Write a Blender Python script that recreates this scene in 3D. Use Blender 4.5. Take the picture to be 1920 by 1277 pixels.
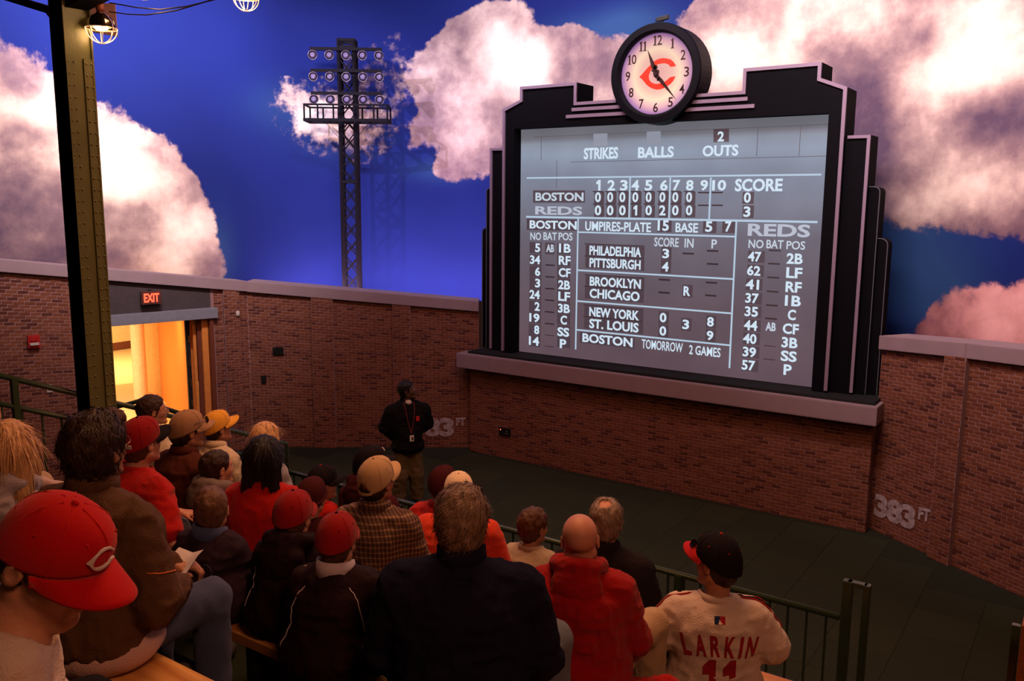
import bpy, bmesh, math, random
import numpy as np
from math import sin, cos, pi, radians, sqrt
from mathutils import Vector, Matrix

random.seed(7)
np.random.seed(7)
for o in list(bpy.data.objects):
    bpy.data.objects.remove(o)
COL = bpy.context.scene.collection
SC = bpy.context.scene

# ------------------------------------------------------------------ camera
CF, YAW, PITCH, ROLL, CAMH = 1623.5, .5999, .1575, .0076, 4.28
F_ = np.array([-sin(YAW) * cos(PITCH), cos(YAW) * cos(PITCH), -sin(PITCH)])
R0_ = np.array([cos(YAW), sin(YAW), 0.])
U0_ = np.cross(R0_, F_)
R_ = cos(ROLL) * R0_ + sin(ROLL) * U0_
U_ = -sin(ROLL) * R0_ + cos(ROLL) * U0_
C_ = np.array([0, 0, CAMH])
cam = bpy.data.objects.new('camera', bpy.data.cameras.new('camera'))
COL.objects.link(cam)
cam.data.sensor_width = 36
cam.data.lens = CF / 1920 * 36
cam.data.clip_start = .05
cam.matrix_world = Matrix(((R_[0], U_[0], -F_[0], 0), (R_[1], U_[1], -F_[1], 0), (R_[2], U_[2], -F_[2], CAMH), (0, 0, 0, 1)))
SC.camera = cam

# ------------------------------------------------------------------ world, colour management, lights
w = bpy.data.worlds.new('world')
SC.world = w
w.use_nodes = True
w.node_tree.nodes['Background'].inputs[0].default_value = (.55, .20, .13, 1)
w.node_tree.nodes['Background'].inputs[1].default_value = .030
SC.view_settings.view_transform = 'Standard'
SC.view_settings.look = 'None'
SC.view_settings.gamma = 1
SC.view_settings.use_curve_mapping = False
SC.view_settings.exposure = 0.0


def light(name, kind, loc, target, energy, color, size=1., size_y=None, spot=None, blend=.6, spread=180):
    l = bpy.data.lights.new(name, kind)
    l.energy = energy
    l.color = color
    if kind == 'AREA':
        l.size = size
        if size_y:
            l.shape = 'RECTANGLE'
            l.size_y = size_y
        l.spread = radians(spread)
    else:
        l.shadow_soft_size = size
    if kind == 'SPOT':
        l.spot_size = radians(spot)
        l.spot_blend = blend
    o = bpy.data.objects.new(name, l)
    o.location = loc
    d = Vector(target) - Vector(loc)
    o.rotation_euler = d.to_track_quat('-Z', 'Y').to_euler()
    COL.objects.link(o)
    return o


# theatre fixtures washing the painted sky
light('mural_wash_left', 'AREA', (-8.2, 5.6, 8.6), (-14.3, 8.6, 5.9), 290, (1, .80, .76), 2.2, .5, spread=84)
light('mural_wash_middle', 'AREA', (-7.4, 9.2, 9.3), (-10.2, 13.6, 6.2), 110, (.90, .80, .92), 2.2, .5, spread=90)
light('mural_wash_board', 'AREA', (-6.0, 8.8, 9.4), (-5.2, 14.4, 7.2), 185, (1, .80, .80), 3.2, .5, spread=90)
light('mural_wash_right', 'AREA', (-2.6, 7.2, 9.0), (-.2, 13.2, 5.8), 225, (1, .76, .76), 2.4, .5, spread=90)
# cove uplight hidden behind the coping, violet
light('cove_middle', 'AREA', (-10.6, 11.75, 2.35), (-11.4, 13.2, 4.0), 210, (1, .62, .80), 4.2, .15)
light('sky_spot_left', 'SPOT', (-9.3, 5.8, 8.9), (-14.5, 8.8, 7.9), 3600, (.85, .75, .95), .3, None, 58, 1)  # unseen high spot, added to brighten the sky at upper left
# the warm spot that throws the tower's shadow on the sky
light('tower_spot', 'SPOT', (-12.6, 5.2, 9.6), (-12.0, 13.0, 5.2), 2600, (.75, .66, 1), .03, None, 36, .8)
# warm house lights over the seats and the field
light('house_seats', 'AREA', (-3.2, 4.6, 7.6), (-3.2, 2.6, 2.5), 205, (1, .43, .20), 3.0, 1.2)
light('house_behind', 'AREA', (1.9, .2, 6.9), (-2.6, 3.2, 2.6), 85, (1, .40, .20), 1.2, 1.0)
light('house_field', 'AREA', (-5.2, 8.0, 7.8), (-5.2, 9.2, 0), 98, (1, .52, .30), 6.0, 1.0)
light('house_purple', 'AREA', (-7.0, 7.0, 8.6), (-9.5, 11.6, 1.5), 60, (.85, .40, .80), 3.0, 1.0)
light('house_right', 'AREA', (-2.4, 6.6, 7.4), (-1.4, 10.9, .8), 38, (1, .42, .24), 1.6, .6)


# ------------------------------------------------------------------ placing helpers (camera rays onto real surfaces)
def ray(px, py):
    return F_ + (px - 960) / CF * R_ - (py - 638.5) / CF * U_


def atd(px, py, d):
    return C_ + ray(px, py) * d


def atz(px, py, z):
    r = ray(px, py)
    return C_ + r * (z - CAMH) / r[2]


def aty(px, py, y):
    r = ray(px, py)
    return C_ + r * y / r[1]


def onseg(A, B, px, py, off=0.):
    A = np.array([A[0], A[1], 0.])
    B = np.array([B[0], B[1], 0.])
    n = np.array([B[1] - A[1], A[0] - B[0], 0])
    n = n / np.linalg.norm(n)
    r = ray(px, py)
    t = ((A + n * off - C_) @ n) / (r @ n)
    return C_ + r * t


def proj(P):
    q = np.array(P) - C_
    d = q @ F_
    return 960 + CF * (q @ R_) / d, 638.5 - CF * (q @ U_) / d, d


# ------------------------------------------------------------------ materials
MATS = {}


def nodes(name):
    m = bpy.data.materials.new(name)
    m.use_nodes = True
    nt = m.node_tree
    return m, nt, nt.nodes['Principled BSDF']


def N(nt, t, **kw):
    n = nt.nodes.new(t)
    for k, v in kw.items():
        setattr(n, k, v)
    return n


def mat(name, col, rough=.7, metal=0., scale=12., var=.18, bump=.15, bscale=60., emit=None, estr=1., coords='Object', stretch=None, sheen=0., spec=.3):
    """plain procedural material: colour broken up by noise, fine bump"""
    if name in MATS:
        return MATS[name]
    m, nt, b = nodes(name)
    tc = N(nt, 'ShaderNodeTexCoord')
    src = tc.outputs[coords]
    if stretch:
        mp = N(nt, 'ShaderNodeMapping')
        mp.inputs['Scale'].default_value = stretch
        nt.links.new(src, mp.inputs[0])
        src = mp.outputs[0]
    n1 = N(nt, 'ShaderNodeTexNoise')
    n1.inputs['Scale'].default_value = scale
    n1.inputs['Detail'].default_value = 5
    nt.links.new(src, n1.inputs['Vector'])
    mix = N(nt, 'ShaderNodeMix', data_type='RGBA')
    c = np.array(col[:3])
    mix.inputs[6].default_value = (*(c * (1 - var)), 1)
    mix.inputs[7].default_value = (*np.minimum(c * (1 + var), 1), 1)
    nt.links.new(n1.outputs[0], mix.inputs[0])
    nt.links.new(mix.outputs[2], b.inputs['Base Color'])
    b.inputs['Roughness'].default_value = rough
    b.inputs['Metallic'].default_value = metal
    b.inputs['Specular IOR Level'].default_value = spec
    if sheen:
        b.inputs['Sheen Weight'].default_value = sheen
    if bump:
        n2 = N(nt, 'ShaderNodeTexNoise')
        n2.inputs['Scale'].default_value = bscale
        n2.inputs['Detail'].default_value = 3
        nt.links.new(src, n2.inputs['Vector'])
        bp = N(nt, 'ShaderNodeBump')
        bp.inputs['Strength'].default_value = bump
        bp.inputs['Distance'].default_value = .01
        nt.links.new(n2.outputs[0], bp.inputs['Height'])
        nt.links.new(bp.outputs[0], b.inputs['Normal'])
    if emit:
        b.inputs['Emission Color'].default_value = (*emit, 1)
        b.inputs['Emission Strength'].default_value = estr
    MATS[name] = m
    return m


def brick_mat(name, c1, c2, dark):
    m, nt, b = nodes(name)
    oi = N(nt, 'ShaderNodeObjectInfo')
    ge = N(nt, 'ShaderNodeNewGeometry')
    ad = N(nt, 'ShaderNodeMath', operation='ADD')
    nt.links.new(oi.outputs['Random'], ad.inputs[0])
    nt.links.new(ge.outputs['Random Per Island'], ad.inputs[1])
    fr = N(nt, 'ShaderNodeMath', operation='FRACT')
    nt.links.new(ad.outputs[0], fr.inputs[0])
    cr = N(nt, 'ShaderNodeValToRGB')
    e = cr.color_ramp.elements
    e[0].position, e[0].color = 0, (*dark, 1)
    e[1].position, e[1].color = 1, (*c2, 1)
    x = e.new(.11); x.color = (*dark, 1)
    x = e.new(.16); x.color = (*c1, 1)
    nt.links.new(fr.outputs[0], cr.inputs[0])
    no = N(nt, 'ShaderNodeTexNoise')
    no.inputs['Scale'].default_value = 38
    no.inputs['Detail'].default_value = 4
    nt.links.new(ge.outputs['Position'], no.inputs['Vector'])
    mx = N(nt, 'ShaderNodeMix', data_type='RGBA', blend_type='MULTIPLY')
    mx.inputs[0].default_value = .35
    nt.links.new(cr.outputs[0], mx.inputs[6])
    nt.links.new(no.outputs[0], mx.inputs[7])
    nt.links.new(mx.outputs[2], b.inputs['Base Color'])
    b.inputs['Roughness'].default_value = .85
    b.inputs['Specular IOR Level'].default_value = .2
    bp = N(nt, 'ShaderNodeBump')
    bp.inputs['Strength'].default_value = .3
    bp.inputs['Distance'].default_value = .006
    nt.links.new(no.outputs[0], bp.inputs['Height'])
    nt.links.new(bp.outputs[0], b.inputs['Normal'])
    return m


def wood_mat(name, c1, c2, sc=(2, 22, 22), rough=.45):
    m, nt, b = nodes(name)
    tc = N(nt, 'ShaderNodeTexCoord')
    mp = N(nt, 'ShaderNodeMapping')
    mp.inputs['Scale'].default_value = sc
    nt.links.new(tc.outputs['Object'], mp.inputs[0])
    no = N(nt, 'ShaderNodeTexNoise')
    no.inputs['Scale'].default_value = .8
    no.inputs['Detail'].default_value = 3
    nt.links.new(mp.outputs[0], no.inputs['Vector'])
    wv = N(nt, 'ShaderNodeTexWave', wave_type='RINGS', rings_direction='X')
    wv.inputs['Scale'].default_value = .55
    wv.inputs['Distortion'].default_value = 6
    wv.inputs['Detail'].default_value = 3
    nt.links.new(mp.outputs[0], wv.inputs['Vector'])
    mx0 = N(nt, 'ShaderNodeMath', operation='MULTIPLY')
    nt.links.new(no.outputs[0], mx0.inputs[0])
    nt.links.new(wv.outputs[1], mx0.inputs[1])
    cr = N(nt, 'ShaderNodeValToRGB')
    e = cr.color_ramp.elements
    e[0].position, e[0].color = .0, (*c1, 1)
    e[1].position, e[1].color = .6, (*c2, 1)
    nt.links.new(mx0.outputs[0], cr.inputs[0])
    nt.links.new(cr.outputs[0], b.inputs['Base Color'])
    b.inputs['Roughness'].default_value = rough
    return m


def cloth(name, col, rough=.9, var=.12, bump=.5, bscale=170.):
    return mat(name, col, rough, 0, 7, var, bump, bscale, sheen=.12 if max(col) > .2 else 0, spec=.12 if max(col) > .06 else .06)


def skin(name, col):
    return mat(name, col, .5, 0, 18, .10, .12, 120, spec=.35)


# ------------------------------------------------------------------ object helpers
def mesh_obj(name, verts, faces, m, parent=None, smooth=False):
    me = bpy.data.meshes.new(name)
    me.from_pydata([tuple(v) for v in verts], [], [tuple(f) for f in faces])
    if isinstance(m, (list, tuple)):
        for k in m:
            me.materials.append(k)
    elif m:
        me.materials.append(m)
    if smooth:
        me.polygons.foreach_set('use_smooth', [True] * len(me.polygons))
    o = bpy.data.objects.new(name, me)
    COL.objects.link(o)
    if parent:
        o.parent = parent
    return o


def tag(o, label=None, cat=None, group=None, kind=None):
    if label: o['label'] = label
    if cat: o['category'] = cat
    if group: o['group'] = group
    if kind: o['kind'] = kind
    return o


def empty(name, loc=(0, 0, 0), label=None, cat=None, group=None, rz=0):
    o = bpy.data.objects.new(name, None)
    o.location = tuple(loc)
    o.rotation_euler = (0, 0, rz)
    o.empty_display_size = .1
    COL.objects.link(o)
    return tag(o, label, cat, group)


class MB:
    """collects shapes for one mesh object"""

    def __init__(s, off=(0, 0, 0)):
        s.v = []
        s.f = []
        s.off = np.array(off, float)

    def add(s, vs, fs):
        n = len(s.v)
        s.v += [tuple(np.array(v, float) - s.off) for v in vs]
        s.f += [tuple(i + n for i in f) for f in fs]
        return s

    def box(s, lo, hi):
        x0, y0, z0 = lo
        x1, y1, z1 = hi
        return s.add([(x0, y0, z0), (x1, y0, z0), (x1, y1, z0), (x0, y1, z0), (x0, y0, z1), (x1, y0, z1), (x1, y1, z1), (x0, y1, z1)],
                     [(0, 3, 2, 1), (4, 5, 6, 7), (0, 1, 5, 4), (1, 2, 6, 5), (2, 3, 7, 6), (3, 0, 4, 7)])

    def obox(s, c, ax, ay, az):
        """box about c with half-axis vectors"""
        c, ax, ay, az = [np.array(q, float) for q in (c, ax, ay, az)]
        vs = [c + i * ax + j * ay + k * az for k in (-1, 1) for (i, j) in ((-1, -1), (1, -1), (1, 1), (-1, 1))]
        return s.add(vs, [(0, 3, 2, 1), (4, 5, 6, 7), (0, 1, 5, 4), (1, 2, 6, 5), (2, 3, 7, 6), (3, 0, 4, 7)])

    def bar(s, a, b, wd, ht=None, up=(0, 0, 1)):
        a, b = np.array(a, float), np.array(b, float)
        d = b - a
        L = np.linalg.norm(d)
        d /= L
        up = np.array(up, float)
        if abs(d @ up) > .98:
            up = np.array([1., 0, 0])
        sx = np.cross(d, up)
        sx /= np.linalg.norm(sx)
        uz = np.cross(sx, d)
        return s.obox((a + b) / 2, d * L / 2, sx * wd / 2, uz * (ht or wd) / 2)

    def tube(s, pts, r, n=8, cap=True):
        pts = [np.array(p, float) for p in pts]
        rr = r if hasattr(r, '__len__') else [r] * len(pts)
        vs = []
        up = None
        for i, p in enumerate(pts):
            d = pts[min(i + 1, len(pts) - 1)] - pts[max(i - 1, 0)]
            d = d / (np.linalg.norm(d) + 1e-9)
            if up is None:
                up = np.array([0, 0, 1.]) if abs(d[2]) < .9 else np.array([1., 0, 0])
            a = np.cross(d, up)
            a /= np.linalg.norm(a) + 1e-9
            up = np.cross(a, d)
            for k in range(n):
                t = 2 * pi * k / n
                vs.append(p + rr[i] * (cos(t) * a + sin(t) * up))
        fs = []
        for i in range(len(pts) - 1):
            for k in range(n):
                q = (k + 1) % n
                fs.append((i * n + k, i * n + q, (i + 1) * n + q, (i + 1) * n + k))
        if cap:
            fs.append(tuple(range(n))[::-1])
            fs.append(tuple(range((len(pts) - 1) * n, len(pts) * n)))
        return s.add(vs, fs)

    def lathe(s, prof, c=(0, 0, 0), n=20, ax=None, sc=1.):
        """prof (r,h) turned about axis ax through c"""
        c = np.array(c, float)
        prof = [(r * sc, h * sc) for r, h in prof]
        ax = np.array(ax if ax is not None else (0, 0, 1.), float)
        ax = ax / np.linalg.norm(ax)
        t = np.array([1., 0, 0]) if abs(ax[0]) < .9 else np.array([0, 1., 0])
        a = np.cross(ax, t); a /= np.linalg.norm(a)
        b = np.cross(ax, a)
        vs = []
        for r, h in prof:
            for k in range(n):
                q = 2 * pi * k / n
                vs.append(c + ax * h + r * (cos(q) * a + sin(q) * b))
        fs = [(i * n + k, i * n + (k + 1) % n, (i + 1) * n + (k + 1) % n, (i + 1) * n + k) for i in range(len(prof) - 1) for k in range(n)]
        fs.append(tuple(range(n))[::-1])
        fs.append(tuple(range((len(prof) - 1) * n, len(prof) * n)))
        return s.add(vs, fs)

    def prism(s, poly, d0, d1, fn=None):
        """poly in (x,z) extruded between y=d0 and y=d1"""
        fn = fn or (lambda x, y, z: (x, y, z))
        n = len(poly)
        vs = [fn(x, d0, z) for x, z in poly] + [fn(x, d1, z) for x, z in poly]
        fs = [tuple(range(n)), tuple(range(n, 2 * n))[::-1]] + [(i, (i + 1) % n, n + (i + 1) % n, n + i) for i in range(n)]
        return s.add(vs, fs)

    def build(s, name, m, parent=None, smooth=False, bevel=0.):
        o = mesh_obj(name, s.v, s.f, m, parent, smooth)
        bm = bmesh.new()
        bm.from_mesh(o.data)
        bmesh.ops.recalc_face_normals(bm, faces=bm.faces)
        if bevel:
            bmesh.ops.bevel(bm, geom=[e for e in bm.edges if e.is_manifold and e.calc_face_angle(0) > .6], offset=bevel, segments=2, affect='EDGES', profile=.7)
        bm.to_mesh(o.data)
        bm.free()
        if parent is not None:
            o.parent = parent
        return o


_FONT = {}


def text_geom(body, bold=.02, spacing=1.0):
    """filled, flat text outline as (verts Nx2, faces); baseline z=0, starts x=0"""
    key = (body, bold, spacing)
    if key in _FONT:
        return _FONT[key]
    if body in ('1', '11'):      # block figure one with its flag
        P1 = [(.0, .60), (.30, .62), (.30, 0), (.62, 0), (.62, 1), (.34, 1), (.0, .80)]
        vs, fs = [], []
        for k in range(len(body)):
            b0 = len(vs)
            vs += [(x + .98 * k, y) for x, y in P1]
            fs += [(b0 + 2, b0 + 3, b0 + 4, b0 + 5, b0 + 1), (b0, b0 + 1, b0 + 5, b0 + 6)]
        _FONT[key] = (np.array(vs, float), fs)
        return _FONT[key]
    cu = bpy.data.curves.new('t', 'FONT')
    cu.body = body
    cu.size = 1
    cu.offset = bold
    cu.space_character = spacing
    cu.resolution_u = 3
    ob = bpy.data.objects.new('t', cu)
    COL.objects.link(ob)
    dg = bpy.context.evaluated_depsgraph_get()
    me = bpy.data.meshes.new_from_object(ob.evaluated_get(dg))
    v = np.array([list(q.co)[:2] for q in me.vertices])
    f = [tuple(p.vertices) for p in me.polygons]
    bpy.data.objects.remove(ob)
    bpy.data.curves.remove(cu)
    bpy.data.meshes.remove(me)
    v[:, 0] -= v[:, 0].min()
    v[:, 1] -= v[:, 1].min()
    _FONT[key] = (v, f)
    return v, f


def text_on(name, body, m, parent, O, ax, up, width, height, thick=.004, bold=.02, off=(0, 0, 0), spacing=1.0, centre=True, nrm=None):
    """place text of given width/height with its centre at O on the plane spanned by ax, up"""
    v, f = text_geom(body, bold, spacing)
    W, H = v[:, 0].max(), v[:, 1].max()
    ax = np.array(ax, float); up = np.array(up, float); O = np.array(O, float)
    sx = (width / W) if width else (height / H * .9)
    sz = height / H
    n = np.cross(ax, up) if nrm is None else np.array(nrm, float)
    p = O + np.outer((v[:, 0] - W / 2) * sx, ax) + np.outer((v[:, 1] - H / 2) * sz, up)
    back = p
    front = p + n * thick
    P = np.array(parent_origin(parent)) if parent is not None else 0
    nV = len(v)
    fs = [tuple(i + nV for i in q) for q in f]
    # side walls from boundary edges
    cnt = {}
    for q in f:
        for i in range(len(q)):
            a, b2 = q[i], q[(i + 1) % len(q)]
            cnt[(a, b2)] = 1
    for (a, b2) in list(cnt):
        if (b2, a) not in cnt:
            fs.append((a, b2, b2 + nV, a + nV))
    o = mesh_obj(name, np.vstack([back, front]) - P, fs, m, parent)
    return o


def parent_origin(o):
    p = Vector(o.location)
    while o.parent:
        o = o.parent
        p = p + Vector(o.location)
    return tuple(p)


# ------------------------------------------------------------------ signed-distance modeller
def smin(a, b, k):
    h = np.maximum(k - np.abs(a - b), 0) / k
    return np.minimum(a, b) - h * h * k * .25


class Field:
    def __init__(s, xs, ys, zs):
        s.x, s.y, s.z = xs, ys, zs
        s.f = np.full((len(xs), len(ys), len(zs)), .3, np.float32)

    def sub(s, lo, hi):
        sl = []
        for a, l, h in zip((s.x, s.y, s.z), lo, hi):
            sl.append(slice(max(int(np.searchsorted(a, l)) - 1, 0), int(np.searchsorted(a, h)) + 1))
        return tuple(sl)

    def pts(s, sl):
        return s.x[sl[0]][:, None, None], s.y[sl[1]][None, :, None], s.z[sl[2]][None, None, :]

    def _ap(s, sl, d, k, op):
        if d.size == 0:
            return
        a = s.f[sl]
        if op == 'u':
            s.f[sl] = smin(a, d, k)
        elif op == 's':
            s.f[sl] = -smin(-a, d, k)
        elif op == 'i':
            s.f[sl] = -smin(-a, -d, k)

    def ell(s, c, r, k=.03, op='u', M=None, scale=1.):
        c = np.array(c, float); r = np.array(r, float)
        R = r.max() + k + .012
        sl = s.sub(c - R, c + R)
        X, Y, Z = s.pts(sl)
        X, Y, Z = X - c[0], Y - c[1], Z - c[2]
        if M is not None:  # columns = axes
            X, Y, Z = (M[0, 0] * X + M[1, 0] * Y + M[2, 0] * Z, M[0, 1] * X + M[1, 1] * Y + M[2, 1] * Z, M[0, 2] * X + M[1, 2] * Y + M[2, 2] * Z)
        k0 = np.sqrt((X / r[0]) ** 2 + (Y / r[1]) ** 2 + (Z / r[2]) ** 2)
        k1 = np.sqrt((X / r[0] ** 2) ** 2 + (Y / r[1] ** 2) ** 2 + (Z / r[2] ** 2) ** 2) + 1e-6
        s._ap(sl, (k0 * (k0 - 1) / k1).astype(np.float32), k, op)

    def cone(s, a, b, r1, r2, k=.02, op='u', flat=None):
        a = np.array(a, float); b = np.array(b, float)
        R = max(r1, r2) + k + .012
        sl = s.sub(np.minimum(a, b) - R, np.maximum(a, b) + R)
        X, Y, Z = s.pts(sl)
        ba = b - a
        L2 = ba @ ba + 1e-12
        t = np.clip(((X - a[0]) * ba[0] + (Y - a[1]) * ba[1] + (Z - a[2]) * ba[2]) / L2, 0, 1)
        d = np.sqrt((X - a[0] - t * ba[0]) ** 2 + (Y - a[1] - t * ba[1]) ** 2 + (Z - a[2] - t * ba[2]) ** 2) - (r1 + (r2 - r1) * t)
        s._ap(sl, d.astype(np.float32), k, op)

    def plane(s, p, n, k=.004, op='i'):
        """keep the side the normal points away from"""
        n = np.array(n, float); n /= np.linalg.norm(n)
        X, Y, Z = s.pts((slice(None),) * 3)
        d = (X - p[0]) * n[0] + (Y - p[1]) * n[1] + (Z - p[2]) * n[2]
        s._ap((slice(None),) * 3, np.broadcast_to(d, s.f.shape).astype(np.float32), k, op)

    def noise(s, amp, scale, seed=0, ridged=False):
        """scale = feature size per axis in metres"""
        rs = np.random.RandomState(seed)
        idx = []
        for a, q in zip((s.x, s.y, s.z), scale):
            u = (a - a[0]) / q
            i = np.floor(u).astype(int)
            t = u - i
            idx.append((i, t * t * (3 - 2 * t)))
        L = rs.uniform(-1, 1, [int(i.max()) + 2 for i, _ in idx]).astype(np.float32)
        (ix, tx), (iy, ty), (iz, tz) = idx
        A = L[ix] * (1 - tx)[:, None, None] + L[ix + 1] * tx[:, None, None]
        A = A[:, iy] * (1 - ty)[None, :, None] + A[:, iy + 1] * ty[None, :, None]
        A = A[:, :, iz] * (1 - tz) + A[:, :, iz + 1] * tz
        if ridged:
            A = np.abs(A) * 2 - .8
        s.f += amp * A.astype(np.float32)

    def mesh(s):
        f = s.f
        ins = f < 0
        nx, ny, nz = f.shape
        c = ins[:-1, :-1, :-1].astype(np.int8)
        tot = np.zeros((nx - 1, ny - 1, nz - 1), np.int8)
        for dx in (0, 1):
            for dy in (0, 1):
                for dz in (0, 1):
                    tot += ins[dx:nx - 1 + dx, dy:ny - 1 + dy, dz:nz - 1 + dz]
        act = (tot > 0) & (tot < 8)
        I, J, K = np.nonzero(act)
        n = len(I)
        vid = np.full(act.shape, -1, np.int32)
        vid[I, J, K] = np.arange(n)
        acc = np.zeros((n, 3)); cnt = np.zeros(n)
        ax = (s.x, s.y, s.z)
        corners = [(0, 0, 0), (1, 0, 0), (0, 1, 0), (0, 0, 1), (1, 1, 0), (1, 0, 1), (0, 1, 1), (1, 1, 1)]
        for a in corners:
            for d in range(3):
                if a[d] == 0:
                    b = list(a); b[d] = 1
                    ia = [I + a[0], J + a[1], K + a[2]]
                    ib = [I + b[0], J + b[1], K + b[2]]
                    fa = f[ia[0], ia[1], ia[2]]; fb = f[ib[0], ib[1], ib[2]]
                    m = (fa < 0) != (fb < 0)
                    t = np.where(m, fa / np.where(m, fa - fb, 1), 0)
                    for q in range(3):
                        pa = ax[q][ia[q]]; pb = ax[q][ib[q]]
                        acc[:, q] += np.where(m, pa + (pb - pa) * t, 0)
                    cnt += m
        V = acc / np.maximum(cnt, 1)[:, None]
        Fs = []
        for d in range(3):
            sl0 = [slice(None)] * 3; sl1 = [slice(None)] * 3
            sl0[d] = slice(0, -1); sl1[d] = slice(1, None)
            a = ins[tuple(sl0)]; b = ins[tuple(sl1)]
            cr = a != b
            i, j, k = np.nonzero(cr)
            p = [i, j, k]
            o = [q for q in range(3) if q != d]
            ok = (p[o[0]] > 0) & (p[o[1]] > 0) & (p[o[0]] < act.shape[o[0]]) & (p[o[1]] < act.shape[o[1]])
            p = [q[ok] for q in p]
            sg = a[tuple(p)]
            def at(u, v):
                q = [r.copy() for r in p]
                q[o[0]] = q[o[0]] - u; q[o[1]] = q[o[1]] - v
                return vid[q[0], q[1], q[2]]
            quad = np.stack([at(1, 1), at(0, 1), at(0, 0), at(1, 0)], 1)
            flip = sg if d != 1 else ~sg
            quad[~flip] = quad[~flip][:, ::-1]
            Fs.append(quad)
        Q = np.concatenate(Fs) if Fs else np.zeros((0, 4), int)
        Q = Q[(Q >= 0).all(1)]
        return V, Q

    def obj(s, name, m, parent=None):
        V, Q = s.mesh()
        me = bpy.data.meshes.new(name)
        me.vertices.add(len(V))
        me.vertices.foreach_set('co', V.ravel())
        me.loops.add(len(Q) * 4)
        me.loops.foreach_set('vertex_index', Q.ravel().astype(np.int32))
        me.polygons.add(len(Q))
        me.polygons.foreach_set('loop_start', np.arange(0, len(Q) * 4, 4, dtype=np.int32))
        me.polygons.foreach_set('use_smooth', np.ones(len(Q), bool))
        me.update(calc_edges=True)
        me.validate()
        if m:
            me.materials.append(m)
        o = bpy.data.objects.new(name, me)
        COL.objects.link(o)
        if parent:
            o.parent = parent
        return o


def grid(lo, hi, step, fine=None):
    """axis samples; fine = (a, b, step) refined stretch"""
    out = [lo]
    while out[-1] < hi:
        st = step
        if fine and fine[0] - step < out[-1] < fine[1]:
            st = fine[2]
        out.append(out[-1] + st)
    return np.array(out)
# ================================================================== SETTING
M_floor = mat('carpet_base', (.020, .028, .016), .95, bump=.4, bscale=220)
M_tile = []
for i, c in enumerate([(.055, .068, .040), (.043, .054, .034), (.062, .073, .041)]):
    M_tile.append(mat('carpet_%d' % i, c, .97, 0, 30, .25, .8, 260, spec=.08, stretch=(1, 4 if i != 1 else 1, 1)))
M_mortar = mat('mortar', (.30, .17, .17), .9, bump=.3, bscale=90, spec=.15)
M_brick = brick_mat('brick', (.19, .062, .036), (.28, .10, .054), (.12, .037, .026))
M_cap = mat('cast_stone', (.32, .235, .27), .75, 0, 5, .12, .2, 140, spec=.2)
M_stucco = mat('grey_stucco', (.075, .06, .068), .9, bump=.5, bscale=200, spec=.1)
M_steelgrey = mat('grey_painted_steel', (.22, .23, .29), .5, bump=.05)
M_dark = mat('black_plastic', (.012, .012, .013), .5, bump=.05)
M_green = mat('green_rail_paint', (.035, .062, .034), .30, .0, 20, .2, .05, 80, spec=.5)
M_col = mat('olive_column_paint', (.105, .105, .035), .42, 0, 6, .25, .12, 40, spec=.5)
M_pine = wood_mat('pine_plank', (.50, .20, .045), (.80, .44, .14))
M_pine_edge = wood_mat('plywood_edge', (.30, .12, .03), (.50, .24, .07), (2, 6, 90))
M_stand = mat('stand_carpet', (.022, .028, .018), .95, bump=.5, bscale=240, spec=.05)

WA = (-13.09, 5.84); WB = (-12.09, 9.63); WC = (-8.86, 11.93)
WB2 = (-2.30, 11.90); WD = (-1.21, 11.19); WE = (-.4, 10.68); WF = (1.9, 8.7); WG = (3.0, 6.6)
W0 = (-13.95, 2.6)

# floor slab, carpet tiles as its parts
poly_floor = [(-14.2, 2.0), W0, WA, WB, WC, (-8.83, 11.67), (-2.31, 11.67), WB2, WD, WE, WF, WG, (3.2, 5.0), (-6.2, 5.0), (-6.2, 2.0)]
fb = MB()
n = len(poly_floor)
fb.add([(x, y, -.005) for x, y in poly_floor] + [(x, y, -.15) for x, y in poly_floor],
       [tuple(range(n)), tuple(range(n, 2 * n))[::-1]] + [(i, (i + 1) % n, n + (i + 1) % n, n + i) for i in range(n)])
floor = fb.build('floor', M_floor)
tag(floor, kind='structure')


def inside(x, y, poly):
    c = False
    j = len(poly) - 1
    for i in range(len(poly)):
        xi, yi = poly[i]; xj, yj = poly[j]
        if (yi > y) != (yj > y) and x < (xj - xi) * (y - yi) / (yj - yi) + xi:
            c = not c
        j = i
    return c


TS = .62
tm = []
for k in range(3):
    b = MB()
    h = TS / 2 - .0012
    b.add([(-h, -h, -.004), (h, -h, -.004), (h, h, -.004), (-h, h, -.004), (-h + .003, -h + .003, 0), (h - .003, -h + .003, 0), (h - .003, h - .003, 0), (-h + .003, h - .003, 0)],
          [(0, 1, 5, 4), (1, 2, 6, 5), (2, 3, 7, 6), (3, 0, 4, 7), (4, 5, 6, 7)])
    me = bpy.data.meshes.new('carpet_tile')
    me.from_pydata(b.v, [], b.f)
    me.materials.append(M_tile[k])
    tm.append(me)
for i in range(-22, 6):
    for j in range(8, 20):
        x, y = i * TS + .2, j * TS + .1
        cs = [(x + a * TS * .49, y + c * TS * .49) for a in (-1, 1) for c in (-1, 1)]
        if all(inside(*q, poly_floor) for q in cs) and y > 5.2:
            o = bpy.data.objects.new('carpet_tile', tm[(0, 1, 0, 2, 1, 0, 0, 1)[(i * 5 + j * 3 + (i * j) % 3) % 8]])
            o.location = (x, y, 0)
            o.rotation_euler = (0, 0, pi / 2 if (i + j) % 2 else 0)
            COL.objects.link(o)
            o.parent = floor
            # a tile that is laid on the floor slab

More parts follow.
